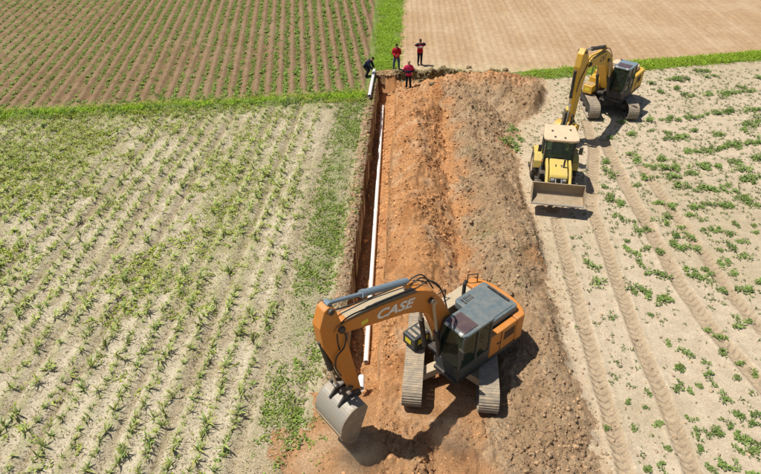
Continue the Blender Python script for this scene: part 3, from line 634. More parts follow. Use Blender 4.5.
def soilcol(x, y):
    m = fbm(x, y, 1.4, 4, 102); ow = 1 - ss(3.1, 4.3, x - .02 * (y - 20) + 1.8 * m); ow = np.maximum(ow, ss(35, 36.2, y) * (x < 9))
    ow = ow * (0.65 + .35 * ss(11.2, 14.5, y + 2.2 * m + 1.2 * (x < 2.2)))
    return lay(BRN * np.ones((len(x), 1)), ORG, ow) * rng.uniform(.6, 1.12, (len(x), 1))
N = 105000; x = rng.uniform(-1.2, 11, N); y = 7.5 + 32 * rng.random(N) ** 1.15
x2, y2 = np.array(x), np.array(y); u = x - xl(y)
ok = (((u > TW + .05) & (x < spoil_foot(y) + .35 * rng.standard_normal(N)) & (y < cut_edge(x))) | ((u > -1.6) & (u < TW) & (y < 11.3)))
ok &= rng.random(N) < np.where(x > 3.6, .95, .85) * np.clip(.55 + 1.6 * fbm(x, y, .7, 3, 171), .1, 1)
ok &= ~((np.abs(x - EX1[0]) < 1.75) & (np.abs(y - EX1[1]) < 2.3)) & ~((np.abs(x - LD[0]) < 1.3) & (np.abs(y - LD[1]) < 2.9))
x, y = x[ok], y[ok]; s = .013 + .018 * rng.gamma(1.05, 1.0, len(x)); s = np.clip(s, .013, .10)
scatter('soil_crumbs', cvs, x, y, s, M['clod'], soilcol(x, y), 'loose soil crumbs and small clods covering the dug heaps', 'soil crumbs', sink=.35)
N = 2500; y = rng.uniform(13, 38, N); x = xl(y) + np.where(rng.random(N) < .5, rng.uniform(-.6, -.1, N), rng.uniform(.1, TW - .1, N)); s = np.clip(.015 + .025 * rng.gamma(1.2, 1, N), .015, .12)
scatter('trench_crumbs', cvs, x, y, s, M['clod'], lay(ORG * np.ones((N, 1)), BRN, (x - xl(y) < 0).astype(float)) * rng.uniform(.6, 1.2, (N, 1)), 'crumbs of soil along the trench edge and floor', 'soil crumbs')
N = 7000; x = rng.uniform(6, 16, N); y = rng.uniform(9, 36, N); k = (x > spoil_foot(y)) & (rng.random(N) < np.exp(-(x - spoil_foot(y)) / 1.2) + .08); x, y = x[k], y[k]
scatter('sand_crumbs', cvs, x, y, np.clip(.012 + .018 * rng.gamma(1.2, 1, len(x)), .012, .07), M['clod'], BRNP * np.ones((len(x), 1)) * rng.uniform(.6, 1.1, (len(x), 1)), 'soil crumbs strewn on the sandy field beside the heap', 'soil crumbs')
N = 1500; x = rng.uniform(.9, 8.6, N); y = cut_edge(x) + rng.normal(-.12, .22, N); s = np.clip(.03 + .045 * rng.gamma(1.3, 1, N), .03, .2)
scatter('edge_clods', cvs, x, y, s, M['clod'], C3(.25, .19, .105) * np.ones((N, 1)) * rng.uniform(.55, 1.35, (N, 1)), 'dark crumbly turf clods along the cut edge of the ploughed field', 'soil clods', sink=.2)
k = rng.random(N) < .25; scatter('edge_turf', [tuft(280 + i, 7, .14, (.20, .23, .08), .03, .1) for i in range(4)], x[k], y[k] + .1, rng.uniform(.6, 1.2, k.sum()), M['plant'], None, 'ragged turf along the cut edge of the ploughed field', 'turf')
N = 260; x = rng.uniform(-.4, 1.3, N); y = TY1 + rng.uniform(-.25, .7, N); scatter('end_clods', cvs, x, y, rng.uniform(.03, .13, N), M['clod'], C3(.36, .24, .13) * np.ones((N, 1)) * rng.uniform(.55, 1.35, (N, 1)), 'crumbly clods around the far end of the trench', 'soil clods', sink=.2)
# big clods that can be told apart
BIG = [((470, 186), .36, 'long dark clod half way up the brown soil heap'), ((463, 179), .26, 'dark clod just behind the long dark clod on the heap'), ((538, 92), .24, 'dark clod on the far heap in front of the yellow excavator arm'),
       ((468, 74), .26, 'turf clod on the cut edge of the ploughed field'), ((505, 71), .3, 'turf clod at the far right end of the cut field edge'), ((432, 85), .24, 'clod below the cut edge beside the person in crimson vest'),
       ((532, 352), .17, 'round clod beside the right track of the orange excavator'), ((540, 330), .14, 'clod behind the tail shadow of the orange excavator'), ((496, 425), .15, 'clod in front of the right track of the orange excavator'),
       ((567, 408), .18, 'dark clod at the near right foot of the brown heap'), ((556, 414), .15, 'dark clod with turf near the right foot of the brown heap'), ((470, 370), .12, 'small clod between the tracks of the orange excavator'),
       ((441, 424), .14, 'orange clod on the near mound between the excavator tracks and the camera'), ((415, 440), .13, 'pale orange clod in front of the boom shadow'), ((386, 352), .13, 'dark clod left of the left excavator track')]
for i, ((a, b), s, lab) in enumerate(BIG):
    z = 0.3
    for _ in range(6): p = G(a, b, z); z = float(height(np.array([p[0]]), np.array([p[1]]))[0])
    v, f, c = clod(900 + i); cc = (C3(.24, .17, .10) if s > .2 else soilcol(np.array([p[0]]), np.array([p[1]]))[0]) * np.ones_like(v)
    bm_ = npmesh('soil_clod', v, f, cc); o = link('soil_clod', bm_, None, M['clod']); o.location = (p[0], p[1], z + s * .1); o.scale = (s * .95, s * .7, s * .75); o.rotation_euler = (0, 0, .6 if i == 0 else rng.uniform(0, 3))
    tag(o, lab, 'soil clod', 'large clods on the dug soil')
#PART2
# ------------------------------------------------------------------ excavators
def cyl_pair(name, parent, p0, p1, r, split=0.58, barrel='black', rod='chrome'):
    """hydraulic cylinder: barrel part with its rod as sub-part"""
    p0, p1 = Vector(p0), Vector(p1); pm = p0.lerp(p1, split)
    b = MB().tube([p0, pm], r, 12); b.tube([p0.lerp(p1, split - .03), p0.lerp(p1, split + .012)], r * 1.15, 12)
    o = b.build(name, M[barrel], parent, smooth=False)
    MB().tube([pm, p1], r * .55, 10).tube([p1 - Vector((0, r * .9, 0)), p1 + Vector((0, r * .9, 0))], r * .85, 10).build('rod', M[rod], o)
    return o
def track(parent, yo, half, w, rot, frame_mat):
    """one crawler: frame as part, shoes and rollers as sub-parts"""
    R, zc = 0.43, 0.47; hl = half - R
    prof = [(-hl, .22), (hl, .22), (hl + .12, .42), (hl, .66), (-hl, .66), (-hl - .12, .42)]
    fr = MB().prism(prof, yo - w * .30, yo + w * .30).build('track', M[frame_mat], parent, 0.02); fr.rotation_euler = (0, 0, rot)
    sh = MB(); per = 4 * hl + 2 * math.pi * R; n = int(per / .178); pitch = per / n
    for i in range(n):
        s = i * pitch
        if s < 2 * hl: p = (-hl + s, zc - R); t = (1, 0)
        elif s < 2 * hl + math.pi * R: a = (s - 2 * hl) / R - math.pi / 2; p = (hl + R * math.cos(a), zc + R * math.sin(a)); t = (-math.sin(a), math.cos(a))
        elif s < 4 * hl + math.pi * R: p = (hl - (s - 2 * hl - math.pi * R), zc + R); t = (-1, 0)
        else: a = (s - 4 * hl - math.pi * R) / R + math.pi / 2; p = (-hl + R * math.cos(a), zc + R * math.sin(a)); t = (-math.sin(a), math.cos(a))
        nn = (t[1], -t[0]); hp = pitch * .49
        def pt(a, b): return (p[0] + t[0] * a + nn[0] * b, p[1] + t[1] * a + nn[1] * b)
        sh.prism([pt(-hp, -.035), pt(hp, -.035), pt(hp, .012), pt(hp * .72, .012), pt(hp * .62, .028), pt(hp * .38, .028), pt(hp * .28, .012), pt(-hp * .3, .012), pt(-hp * .42, .026), pt(-hp * .62, .026), pt(-hp * .72, .012), pt(-hp, .012)], yo - w / 2, yo + w / 2)
    o = sh.build('track_shoes', M['steel'], fr); o['kind'] = 'stuff'
    for i in range(5):
        MB().lathe_y([(0, -w * .36), (.12, -w * .36), (.12, w * .36), (0, w * .36)], (-hl + 2 * hl * i / 4, yo, .2), 12).build('roller', M['black'], fr)
    for sx in (-1, 1):
        MB().lathe_y([(0, -.1), (.33, -.1), (.36, -.06), (.36, .06), (.33, .1), (0, .1)], (sx * hl, yo, zc), 20).build('sprocket' if sx < 0 else 'idler', M['steel'], fr)
def excavator(name, loc, head, utrack, P):
    """x forward, y left, z up"""
    R = empty(name, loc, head); m = P['paint']; half = P['half']
    for s in (-1, 1): track(R, s * P['gauge'], half, P['shoe'], utrack, 'black')
    u = MB().slab([(-.75, -.55), (.75, -.55), (.75, .55), (-.75, .55)], .45, .78)
    for s in (-1, 1):
        for q in (-1, 1): u.beam((q * .5, s * .3, .6), (q * .95, s * (P['gauge'] - .1), .5), .32, .3)
    o = u.build('undercarriage', M[P['under']], R, 0.02); o.rotation_euler = (0, 0, utrack)
    MB().tube([(0, 0, .76), (0, 0, 1.0)], .62, 28).build('turntable', M['black'], R)
    hw = P['hw']
    dk = MB().slab([(-2.1, -hw), (1.0, -hw), (1.0, -.62), (.62, -.55), (.62, .22), (1.05, .22), (1.05, hw), (-2.1, hw)], .96, 1.09).build('deck', M['black'], R, .015)
    # counterweight, rounded tail
    tail = P['tail']; pr = []
    for i in range(11):
        y = -hw + 2 * hw * i / 10; t = y / hw; pr.append((-tail + .34 * abs(t) ** 3.2, y))
    pr += [(-1.72, hw - .004), (-1.72, -hw + .004)]
    cw = MB().slab(pr, 1.0, 2.06).build('counterweight', M[m], R, .05, seg=3)
    MB().slab([(-tail + .55, -hw * .6), (-tail + .55, hw * .6), (-1.74, hw * .6), (-1.74, -hw * .6)], 2.062, 2.13).build('counterweight_cover', M[P['hood']], cw, .02)
    # left side panel with doors and a grille, right side tank and walkway
    sp_ = MB().box(-1.70, -.46, .93, hw - .012, 1.09, 2.04).build('side_panel', M[m], R, .03)
    for i in range(7): MB().box(-1.62 + .075 * i, -1.585 + .075 * i, hw - .012, hw + .006, 1.5, 1.86).build('grille_slat', M['black'], sp_)
    MB().box(-.98, -.965, hw - .012, hw + .004, 1.12, 2.0).build('door_gap', M['black'], sp_)
    MB().box(-.92, -.8, hw - .012, hw + .014, 1.52, 1.56).build('door_handle', M['black'], sp_)
    MB().box(-1.70, -.25, -hw + .012, -.66, 1.09, 1.98).build('right_panel', M[P['tank']], R, .03)
    tk = MB().box(-.24, .42, -hw + .012, -.5, 1.09, 1.82).build('fuel_tank', M[P['tank']], R, .04)
    MB().tube([(.1, -.85, 1.82), (.1, -.85, 1.9)], .07, 12).build('filler_cap', M['black'], tk)
    bx_ = MB().box(.44, 1.12, -hw + .012, -.62, 1.04, 1.52).build('tool_box', M[P['box']], R, .035)
    MB().box(1.122, 1.128, -1.05, -.78, 1.2, 1.38).build('warning_sticker', M['sticker'], bx_)
    MB().box(.52, .95, -.617, -.612, 1.2, 1.42).build('warning_sticker', M['sticker'], bx_)
    for k in range(3): MB().box(.5 + .2 * k, .6 + .2 * k, -hw + .1, -.7, 1.521, 1.54).build('step_tread', M['steel'], bx_)
    # engine hood
    hd = MB().slab([(-1.98, -.62), (-.66, -.62), (-.58, -.5), (-.58, .78), (-.66, .9), (-1.98, .9), (-2.06, .8), (-2.06, -.52)], 2.0, 2.30).build('engine_hood', M[P['hood']], R, .05, seg=3)
    MB().slab([(-1.9, -.5), (-.8, -.5), (-.8, .80), (-1.9, .80)], 2.301, 2.325).build('hood_lid', M[P['hood']], hd, .02)
    for i in range(5):
        for j in range(2): MB().box(-.78 - .09 * i, -.73 - .09 * i, -.46 + .14 * j, -.36 + .14 * j, 2.326, 2.336).build('vent_slot', M['black'], hd)
    MB().box(-1.92, -1.86, -.3, .6, 2.326, 2.40).build('hood_handle', M['black'], hd)
    ex = MB().tube([(-1.25, -.78, 1.95), (-1.25, -.78, 2.5), (-1.34, -.78, 2.62)], .065, 12).build('exhaust_pipe', M['black'], R)
    for a, b in (((.36, -1.1, 1.8), (.36, -1.1, 2.35)), ((.36, -1.1, 2.35), (-.7, -1.1, 2.35)), ((-.7, -1.1, 2.35), (-.7, -1.1, 1.95)), ((-1.75, -1.08, 2.0), (-1.75, -1.08, 2.42)), ((-1.75, -1.08, 2.42), (-2.05, -.9, 2.42)), ((-2.05, -.9, 2.42), (-2.05, -.9, 2.06))):
        MB().tube([a, b], .02, 6).build('handrail', M['black'], R)
    # cab
    x0, x1, y0, y1, zb, zt = -.46, .98, .24, hw - .01, 1.09, 2.86
    cab = MB().box(x0, x1, y0, y1, zb, zb + .5)
    for (a, b) in (((x1 - .04, y0 + .035, zb + .45), (x1 - .2, y0 + .035, zt)), ((x1 - .04, y1 - .035, zb + .45), (x1 - .2, y1 - .035, zt)), ((x0 + .05, y0 + .035, zb + .45), (x0 + .07, y0 + .035, zt)), ((x0 + .05, y1 - .035, zb + .45), (x0 + .07, y1 - .035, zt)), ((.22, y1 - .03, zb + .45), (.2, y1 - .03, zt))):
        cab.beam(a, b, .07, .09)
    cab.box(x0 + .01, x0 + .05, y0 + .04, y1 - .04, zb + .5, zb + .9)
    cab = cab.build('cab', M[P['cab']], R, .015)
    MB().slab([(x0 - .02, y0 - .01), (x1 - .3, y0 - .01), (x1 - .14, y0 + .05), (x1 - .14, y1 - .05), (x1 - .3, y1 + .015), (x0 - .02, y1 + .015)], zt - .02, zt + .085).build('roof', M[P['roof']], cab, .035, seg=3)
    MB().slab([(x0 + .62, y0 + .1), (x1 - .22, y0 + .1), (x1 - .22, y1 - .1), (x0 + .62, y1 - .1)], zt + .086, zt + .11).build('roof_hatch', M['hatch'], cab, .02)
    zl, zh = zb + .5, zt - .03
    def pane(pts): 
        b = MB(); n = (Vector(pts[1]) - Vector(pts[0])).cross(Vector(pts[2]) - Vector(pts[0])).normalized() * .008
        b.add([Vector(p) - n for p in pts] + [Vector(p) + n for p in pts], [(3, 2, 1, 0), (4, 5, 6, 7), (0, 1, 5, 4), (1, 2, 6, 5), (2, 3, 7, 6), (3, 0, 4, 7)]); b.build('window_pane', M['glass'], cab)
    pane([(x1 - .02, y0 + .07, zl), (x1 - .02, y1 - .07, zl), (x1 - .185, y1 - .07, zh), (x1 - .185, y0 + .07, zh)])
    pane([(.27, y1 - .03, zl), (x1 - .08, y1 - .03, zl), (x1 - .23, y1 - .03, zh), (.25, y1 - .03, zh)])
    pane([(x0 + .1, y1 - .03, zl), (.17, y1 - .03, zl), (.15, y1 - .03, zh), (x0 + .12, y1 - .03, zh)])
    pane([(x0 + .1, y0 + .03, zl), (x1 - .08, y0 + .03, zl), (x1 - .23, y0 + .03, zh), (x0 + .12, y0 + .03, zh)])
    pane([(x0 + .04, y0 + .07, zb + .92), (x0 + .04, y1 - .07, zb + .92), (x0 + .06, y1 - .07, zh), (x0 + .06, y0 + .07, zh)])
    dr = MB().box(.24, .92, y1, y1 + .012, zb + .04, zb + .47).build('door', M[P['cab']], cab, .008)
    MB().box(.02, .62, y0 + .2, y1 - .2, zb + .5, zb + .66).box(-.1, .06, y0 + .2, y1 - .2, zb + .55, zb + 1.25).build('seat', M['seat'], cab, .05)
    MB().tube([(x1 + .01, y0 + .2, zl + .1), (x1 - .12, y1 - .25, zh - .3)], .012, 5).build('wiper', M['black'], cab)
    mi = MB().tube([(x1 - .1, y1, zb + .9), (x1 + .12, y1 + .12, zb + 1.1), (x1 + .12, y1 + .12, zb + 1.25)], .015, 6).box(x1 + .09, x1 + .13, y1 + .03, y1 + .22, zb + 1.25, zb + 1.6).build('mirror', M['black'], cab)
    for yy in (y0 + .18, y1 - .18): MB().box(x1 - .2, x1 - .13, yy - .06, yy + .06, zt + .02, zt + .1).build('work_light', M['lamp'], cab)
    MB().tube([(x1 + .02, y1 + .02, 1.0), (x1 + .02, y1 + .02, 2.0), (x1 - .1, y1 + .02, 2.5)], .016, 6).build('grab_rail', M['black'], cab)
    # boom
    yb0, yb1 = -.24 + P['by'], .20 + P['by']; ym = (yb0 + yb1) / 2
    bo = MB().prism(P['boom'], yb0, yb1).build('boom', M[m], R, .03)
    if P.get('boom_top'):
        MB().prism(P['boom_top'], yb0 + .05, yb1 - .05).build('dusty_top_plate', M['beige'], bo)
    if P.get('text'):
        t, size, pos, ang, sh, bold, xs = P['text']
        me = text_mesh(t, size, 'lettering', sh, bold, 1.02, xs); o = link('lettering', me, bo, M[P.get('tmat', 'white')])
        o.matrix_local = Matrix(((-math.cos(ang), 0 - math.sin(ang) * -1 * 0, 0, pos[0]), (0, 0, 1, yb1 + .003), (0, 1, 0, pos[1]), (0, 0, 0, 1)))
        # reading direction runs from the tip towards the machine on the left face
        ex_ = Vector((-math.cos(ang), 0, -math.sin(ang))); ez_ = Vector((0, 1, 0)); ey_ = ez_.cross(ex_)
        o.matrix_local = Matrix.Translation((pos[0], yb1 + .004, pos[1])) @ Matrix((ex_, ey_, ez_)).transposed().to_4x4()
    for st_ in P.get('stickers', []):
        MB().box(st_[0] - .11, st_[0] + .11, yb1, yb1 + .004, st_[1] - .07, st_[1] + .07).build('sticker', M['sticker'], bo)
    for bp_ in P['pins']:
        MB().tube([(bp_[0], yb0 - .07, bp_[1]), (bp_[0], yb1 + .07, bp_[1])], .10, 14).build('pin', M['black'], bo)
    # boom cylinders at both sides
    for yy in (yb0 - .12, yb1 + .12): cyl_pair('boom_cylinder', R, (P['bc0'][0], yy, P['bc0'][1]), (P['bc1'][0], yy, P['bc1'][1]), .085, .5, 'black', P.get('bcrod', 'chrome'))
    # arm, arm cylinder
    ar = MB().prism(P['arm'], yb0 + .05, yb1 - .05).build('arm', M[m], R, .03)
    for bp_ in P['armpins']: MB().tube([(bp_[0], yb0 - .02, bp_[1]), (bp_[0], yb1 + .02, bp_[1])], .085, 14).build('pin', M['black'], ar)
    cyl_pair('arm_cylinder', R, (P['ac0'][0], ym, P['ac0'][1]), (P['ac1'][0], ym, P['ac1'][1]), .10, .6, P['accol'], 'bluegrey' if P['accol'] == 'bluegrey' else 'chrome')
    MB().box(P['ac0'][0] - .12, P['ac0'][0] + .12, ym - .13, ym + .13, P['ac0'][1] - .16, P['ac0'][1] + .02).build('cylinder_bracket', M[m], bo, .02)
    cyl_pair('bucket_cylinder', R, (P['kc0'][0], ym, P['kc0'][1]), (P['kc1'][0], ym, P['kc1'][1]), .08, .6, 'black')
    for yy in (yb0 + .01, yb1 - .01):
        MB().beam((P['kc1'][0], yy, P['kc1'][1]), (P['lk_arm'][0], yy, P['lk_arm'][1]), .05, .12).build('link', M['black'], R, .01)
        MB().beam((P['kc1'][0], yy + .03 * (1 if yy > ym else -1), P['kc1'][1]), (P['lk_bk'][0], yy + .03 * (1 if yy > ym else -1), P['lk_bk'][1]), .05, .12).build('link', M['black'], R, .01)
    # bucket: shell swept from its profile, two side plates, ears, teeth
    sh_ = P['bucket']; bwid = P['bw']; b = MB(); n = len(sh_)
    inner = []
    for i, (x, z) in enumerate(sh_):
        a = Vector(sh_[max(i - 1, 0)]); c = Vector(sh_[min(i + 1, n - 1)]); d = (c - a).normalized(); inner.append((x + P['inn'] * d.y * .03, z - P['inn'] * d.x * .03))
    b.prism(sh_ + inner[::-1], ym - bwid, ym + bwid)
    bk = b.build('bucket', M[P['bmat']], R, 0)
    for s in (-1, 1):
        ya = ym + s * bwid; MB().prism(sh_, min(ya, ya + s * .035), max(ya, ya + s * .035)).build('side_plate', M[P.get('smat', P['bmat'])], bk, .008)
    lip = Vector(sh_[-1]); ld_ = (Vector(sh_[-1]) - Vector(sh_[-2])).normalized()
    for i in range(5):
        yy = ym - bwid + .1 + (2 * bwid - .2) * i / 4; a = lip - ld_ * .05; c = lip + ld_ * .2
        MB().beam((a.x, yy, a.y), (c.x, yy, c.y), .09, .06).build('tooth', M['worn'], bk, .015)
    for yy in (ym - .2, ym + .2): MB().prism(P['ear'], yy - .03, yy + .03).build('ear', M['black'], bk, .01)
    # wear strips along the shell
    for i in P.get('strips', []):
        p = sh_[i]; a = Vector(sh_[i - 1]); c = Vector(sh_[min(i + 1, n - 1)]); d = (c - a).normalized(); nn = Vector((-d.y, d.x)) * P['inn']
        MB().prism([(p[0] - d.x * .05, p[1] - d.y * .05), (p[0] + d.x * .05, p[1] + d.y * .05), (p[0] + d.x * .05 + nn.x * .02, p[1] + d.y * .05 + nn.y * .02), (p[0] - d.x * .05 + nn.x * .02, p[1] - d.y * .05 + nn.y * .02)], ym - bwid, ym + bwid).build('wear_strip', M['earthy'], bk)
    # hoses along boom and arm
    for hs, yy in P['hoses']:
        MB().tube([(x, ym + yy, z) for x, z in hs], .022, 6).build('hose', M['hose'], R, smooth=True)
    return R
def smooth_pl(pts, n=5):
    out = []
    for i in range(len(pts) - 1):
        p0 = pts[max(i - 1, 0)]; p1 = pts[i]; p2 = pts[i + 1]; p3 = pts[min(i + 2, len(pts) - 1)]
        for k in range(n):
            t = k / n; out.append(tuple(.5 * (2 * p1[j] + (p2[j] - p0[j]) * t + (2 * p0[j] - 5 * p1[j] + 4 * p2[j] - p3[j]) * t * t + (3 * p1[j] - p0[j] - 3 * p2[j] + p3[j]) * t ** 3) for j in range(len(p1))))
    return out + [tuple(pts[-1])]
H1 = math.pi + math.radians(40)
case = dict(paint='orange', under='beige', half=1.98, gauge=1.19, shoe=.62, hw=1.19, tail=2.42, hood='hood', tank='beige', box='grey', cab='grey', roof='hood', by=-.02,
    boom=[(.12, 1.55), (.22, 2.2), (.42, 2.9), (.60, 3.28), (.86, 3.80), (1.25, 4.32), (1.55, 4.54), (1.85, 4.67), (3.25, 4.98), (4.30, 5.12), (4.62, 5.10), (4.70, 4.95), (4.55, 4.82), (3.5, 4.47), (2.35, 4.12), (1.72, 3.80), (1.42, 3.55), (1.12, 2.95), (.80, 2.1), (.55, 1.5), (.3, 1.4)],
    boom_top=[(1.9, 4.684), (3.25, 4.984), (4.25, 5.116), (4.25, 5.124), (3.25, 4.996), (1.9, 4.698)],
    text=('CASE', .43, (2.72, 4.55), math.radians(14), 0.18, .012, 1.32), stickers=[(3.75, 4.75)], pins=[(.34, 1.68), (1.36, 4.06), (4.5, 4.98)],
    bc0=(.88, 1.35), bc1=(1.36, 4.06), bcrod='beige',
    arm=[(4.60, 5.72), (4.78, 5.86), (4.92, 5.80), (5.09, 5.30), (5.03, 4.60), (4.46, 2.95), (4.16, 2.08), (4.02, 1.92), (3.88, 2.0), (3.92, 2.35), (4.22, 4.0), (4.36, 4.75), (4.42, 5.05)], armpins=[(4.5, 4.98), (4.75, 5.72), (4.02, 2.05)],
    ac0=(2.10, 5.06), ac1=(4.70, 5.84), accol='bluegrey', kc0=(5.0, 4.72), kc1=(4.62, 2.72), lk_arm=(4.22, 2.45), lk_bk=(4.42, 2.18),
    bucket=smooth_pl([(4.02, 1.88), (4.12, 2.06), (4.40, 2.14), (4.66, 2.06), (4.86, 1.86), (4.97, 1.58), (4.97, 1.28), (4.90, 1.02), (4.74, .78), (4.48, .60)], 3), inn=1, bw=.60, bmat='worn', smat='steel', ear=[(3.92, 1.95), (3.98, 2.2), (4.18, 2.28), (4.55, 2.30), (4.76, 2.06), (4.72, 1.98), (4.4, 2.1), (4.1, 1.98)], strips=[18, 21, 24],
    hoses=[(smooth_pl([(.5, 3.05), (.80, 4.0), (1.25, 4.62), (1.7, 5.05), (2.1, 4.98)]), .14), (smooth_pl([(.5, 3.0), (.9, 4.2), (1.4, 4.78), (1.9, 4.80), (2.6, 4.94), (3.3, 5.06), (4.2, 5.2), (4.55, 5.0), (4.6, 4.6), (4.55, 4.2)]), .17), (smooth_pl([(1.2, 4.4), (1.7, 4.74), (2.6, 4.92), (3.6, 5.10), (4.3, 5.28), (4.6, 5.4)]), -.15), (smooth_pl([(1.1, 4.25), (1.55, 5.0), (1.95, 5.12), (2.15, 5.0)]), .05), (smooth_pl([(4.55, 5.0), (4.38, 4.7), (4.45, 4.3), (4.7, 4.1), (4.75, 3.7), (4.6, 3.3)]), .235), (smooth_pl([(4.98, 4.75), (4.95, 4.3), (4.72, 3.5), (4.58, 3.05)]), .1)])
e1 = excavator('excavator', (EX1[0], EX1[1], EX1Z + .02), H1, math.radians(-90 - 6 + 180 - 40 + 180) - math.pi * 2, case)
tag(e1, 'orange crawler excavator with dark grey cab and raised bucket, nearest the camera', 'excavator')
H2 = math.pi + math.radians(51)
cat = dict(case); cat.update(paint='yellow', under='black', half=1.92, gauge=1.12, shoe=.60, tail=2.5, hood='cream', tank='yellow', box='yellow', cab='black', roof='bluegrey',
    boom=[(.12, 1.5), (.4, 2.2), (.85, 2.95), (1.25, 3.5), (1.75, 3.95), (2.25, 4.20), (3.3, 4.30), (4.62, 4.38), (4.82, 4.2), (4.62, 3.98), (3.3, 3.72), (2.5, 3.48), (2.0, 3.1), (1.5, 2.35), (.8, 1.5), (.35, 1.35)], boom_top=None,
    text=('CAT', .40, (2.85, 3.97), math.radians(3), 0.0, .01, 1.1), tmat='black', stickers=[], pins=[(.4, 1.6), (1.95, 3.6), (4.65, 4.2)], bc0=(1.0, 1.35), bc1=(1.95, 3.6),
    arm=[(5.30, 5.15), (5.55, 5.25), (5.78, 5.0), (5.86, 4.35), (5.75, 3.4), (5.52, 1.7), (5.42, 1.05), (5.24, .95), (5.12, 1.1), (5.1, 1.6), (4.95, 3.2), (4.66, 3.95), (4.6, 4.25), (4.9, 4.6)], armpins=[(4.72, 4.15), (5.5, 5.08), (5.26, 1.1)],
    ac0=(2.35, 4.42), ac1=(5.45, 5.12), accol='black', kc0=(5.98, 4.2), kc1=(5.85, 1.75), lk_arm=(5.42, 1.5), lk_bk=(5.62, 1.15),
    bucket=[(x + 1.24, z - .95) for x, z in case['bucket']], bmat='yellow', smat='yellow', ear=[(x + 1.24, z - .95) for x, z in case['ear']], strips=[], bw=.55,
    hoses=[(smooth_pl([(1.0, 3.3), (1.6, 4.0), (2.3, 4.36), (3.5, 4.45), (4.5, 4.55), (4.9, 4.3), (4.95, 3.8)]), .15), (smooth_pl([(5.0, 4.3), (5.2, 4.0), (5.6, 3.6), (5.75, 3.0)]), .2)])
e2 = excavator('excavator', (EX2[0], EX2[1], .02), H2, math.radians(180 - 51 - 90 - 3) + math.pi, cat)
tag(e2, 'yellow crawler excavator with blue-grey cab roof, working at the far grass strip', 'excavator')

# ------------------------------------------------------------------ backhoe loader
def wheel(parent, x, y, r, w, lugs):
    s = 1 if y > 0 else -1
    prof = [(r * .55, -w / 2 * .8), (r * .78, -w / 2), (r * .93, -w / 2 * .96), (r * .96, -w / 2 * .7), (r * .96, w / 2 * .7), (r * .93, w / 2 * .96), (r * .78, w / 2), (r * .55, w / 2 * .8)]
    t = MB().lathe_y(prof, (x, y, r), 28).build('wheel', M['rubber'], parent, smooth=True)
    lg = MB()
    for i in range(lugs):
        for q in (-1, 1):
            a = 2 * math.pi * (i + .25 * q) / lugs; ca, sa = math.cos(a), math.sin(a); a2 = a + .12
            p0 = (x + r * .965 * ca, y, r + r * .965 * sa); p1 = (x + r * .95 * math.cos(a2), y + q * w * .47, r + r * .95 * math.sin(a2)); lg.beam(p0, p1, .05, .06)
    o = lg.build('tread', M['rubber'], t); o['kind'] = 'stuff'
    MB().lathe_y([(0, s * w * .18), (r * .2, s * w * .2), (r * .24, s * w * .34), (r * .5, s * w * .36), (r * .57, s * w * .42), (r * .57, -s * w * .3)], (x, y, r), 24).build('rim', M['cream'], t, smooth=False)
L = empty('backhoe_loader', (LD[0], LD[1], 0.0), math.atan2(-.985, -.17))
for s in (-1, 1):
    wheel(L, -.55, s * .86, .70, .44, 18); wheel(L, 1.42, s * .84, .44, .30, 16)
MB().box(-1.0, 1.75, -.38, .38, .48, .92).box(1.25, 1.6, -.75, .75, .36, .56).box(-.75, -.35, -.75, .75, .55, .85).build('chassis', M['black'], L, .02)
hd = MB().prism([(.62, .92), (1.78, .92), (1.80, 1.38), (1.70, 1.50), (.62, 1.74)], -.41, .41).build('engine_hood', M['lemon'], L, .05, seg=3)
gr = MB().box(1.79, 1.83, -.38, .38, .94, 1.36).build('grille', M['black'], hd)
for i in range(6): MB().box(1.831, 1.84, -.34, .34, .98 + .06 * i, 1.005 + .06 * i).build('grille_bar', M['grey'], hd)
for s in (-1, 1): MB().box(1.80, 1.86, s * .27 - .08, s * .27 + .08, 1.2, 1.33).build('headlight', M['lamp'], hd, .015)
for s in (-1, 1):
    fa, fb = (s * .62, s * 1.06) if s > 0 else (s * 1.06, s * .62)
    MB().prism([(-1.3, .95), (-1.25, 1.3), (-1.0, 1.5), (-.1, 1.5), (.2, 1.3), (.28, .95), (.18, .95), (.1, 1.22), (-.15, 1.42), (-.97, 1.42), (-1.17, 1.25), (-1.2, .95)], fa, fb).build('fender', M['lemon'], L, .015)
    ya, yc_ = (s * .45, s * .78) if s > 0 else (s * .78, s * .45)
    MB().box(.25, .95, ya, yc_, .55, 1.05).build('side_tank', M['lemon' if s > 0 else 'black'], L, .03)
    MB().box(.3, .7, ya + (.02 if s > 0 else -.14), yc_ + (.14 if s > 0 else -.02), .42, .5).build('step', M['black'], L, .01)
cb = MB().box(-.95, .62, -.70, .70, .92, 1.36)
for a, b in (((.60, .64, 1.3), (.50, .66, 2.62)), ((.60, -.64, 1.3), (.50, -.66, 2.62)), ((-.9, .66, 1.3), (-.86, .66, 2.62)), ((-.9, -.66, 1.3), (-.86, -.66, 2.62)), ((-.2, .68, 1.3), (-.2, .68, 2.62)), ((-.2, -.68, 1.3), (-.2, -.68, 2.62))): cb.beam(a, b, .08, .10)
cb.box(.46, .54, -.66, .66, 2.54, 2.63)
cb = cb.build('cab', M['black'], L, .015)
MB().slab([(-.92, -.60), (-.82, -.72), (.2, -.82), (.56, -.80), (.66, -.62), (.68, -.4), (.68, .4), (.66, .62), (.56, .80), (.2, .82), (-.82, .72), (-.92, .60)], 2.62, 2.75).build('roof', M['cream'], cb, .05, seg=3)
for a, b in ((.4, -.3), (.45, .15), (-.4, .45), (-.2, -.4)): MB().box(a - .09, a + .09, b - .05, b + .05, 2.751, 2.756).build('roof_mark', M['black'], cb)
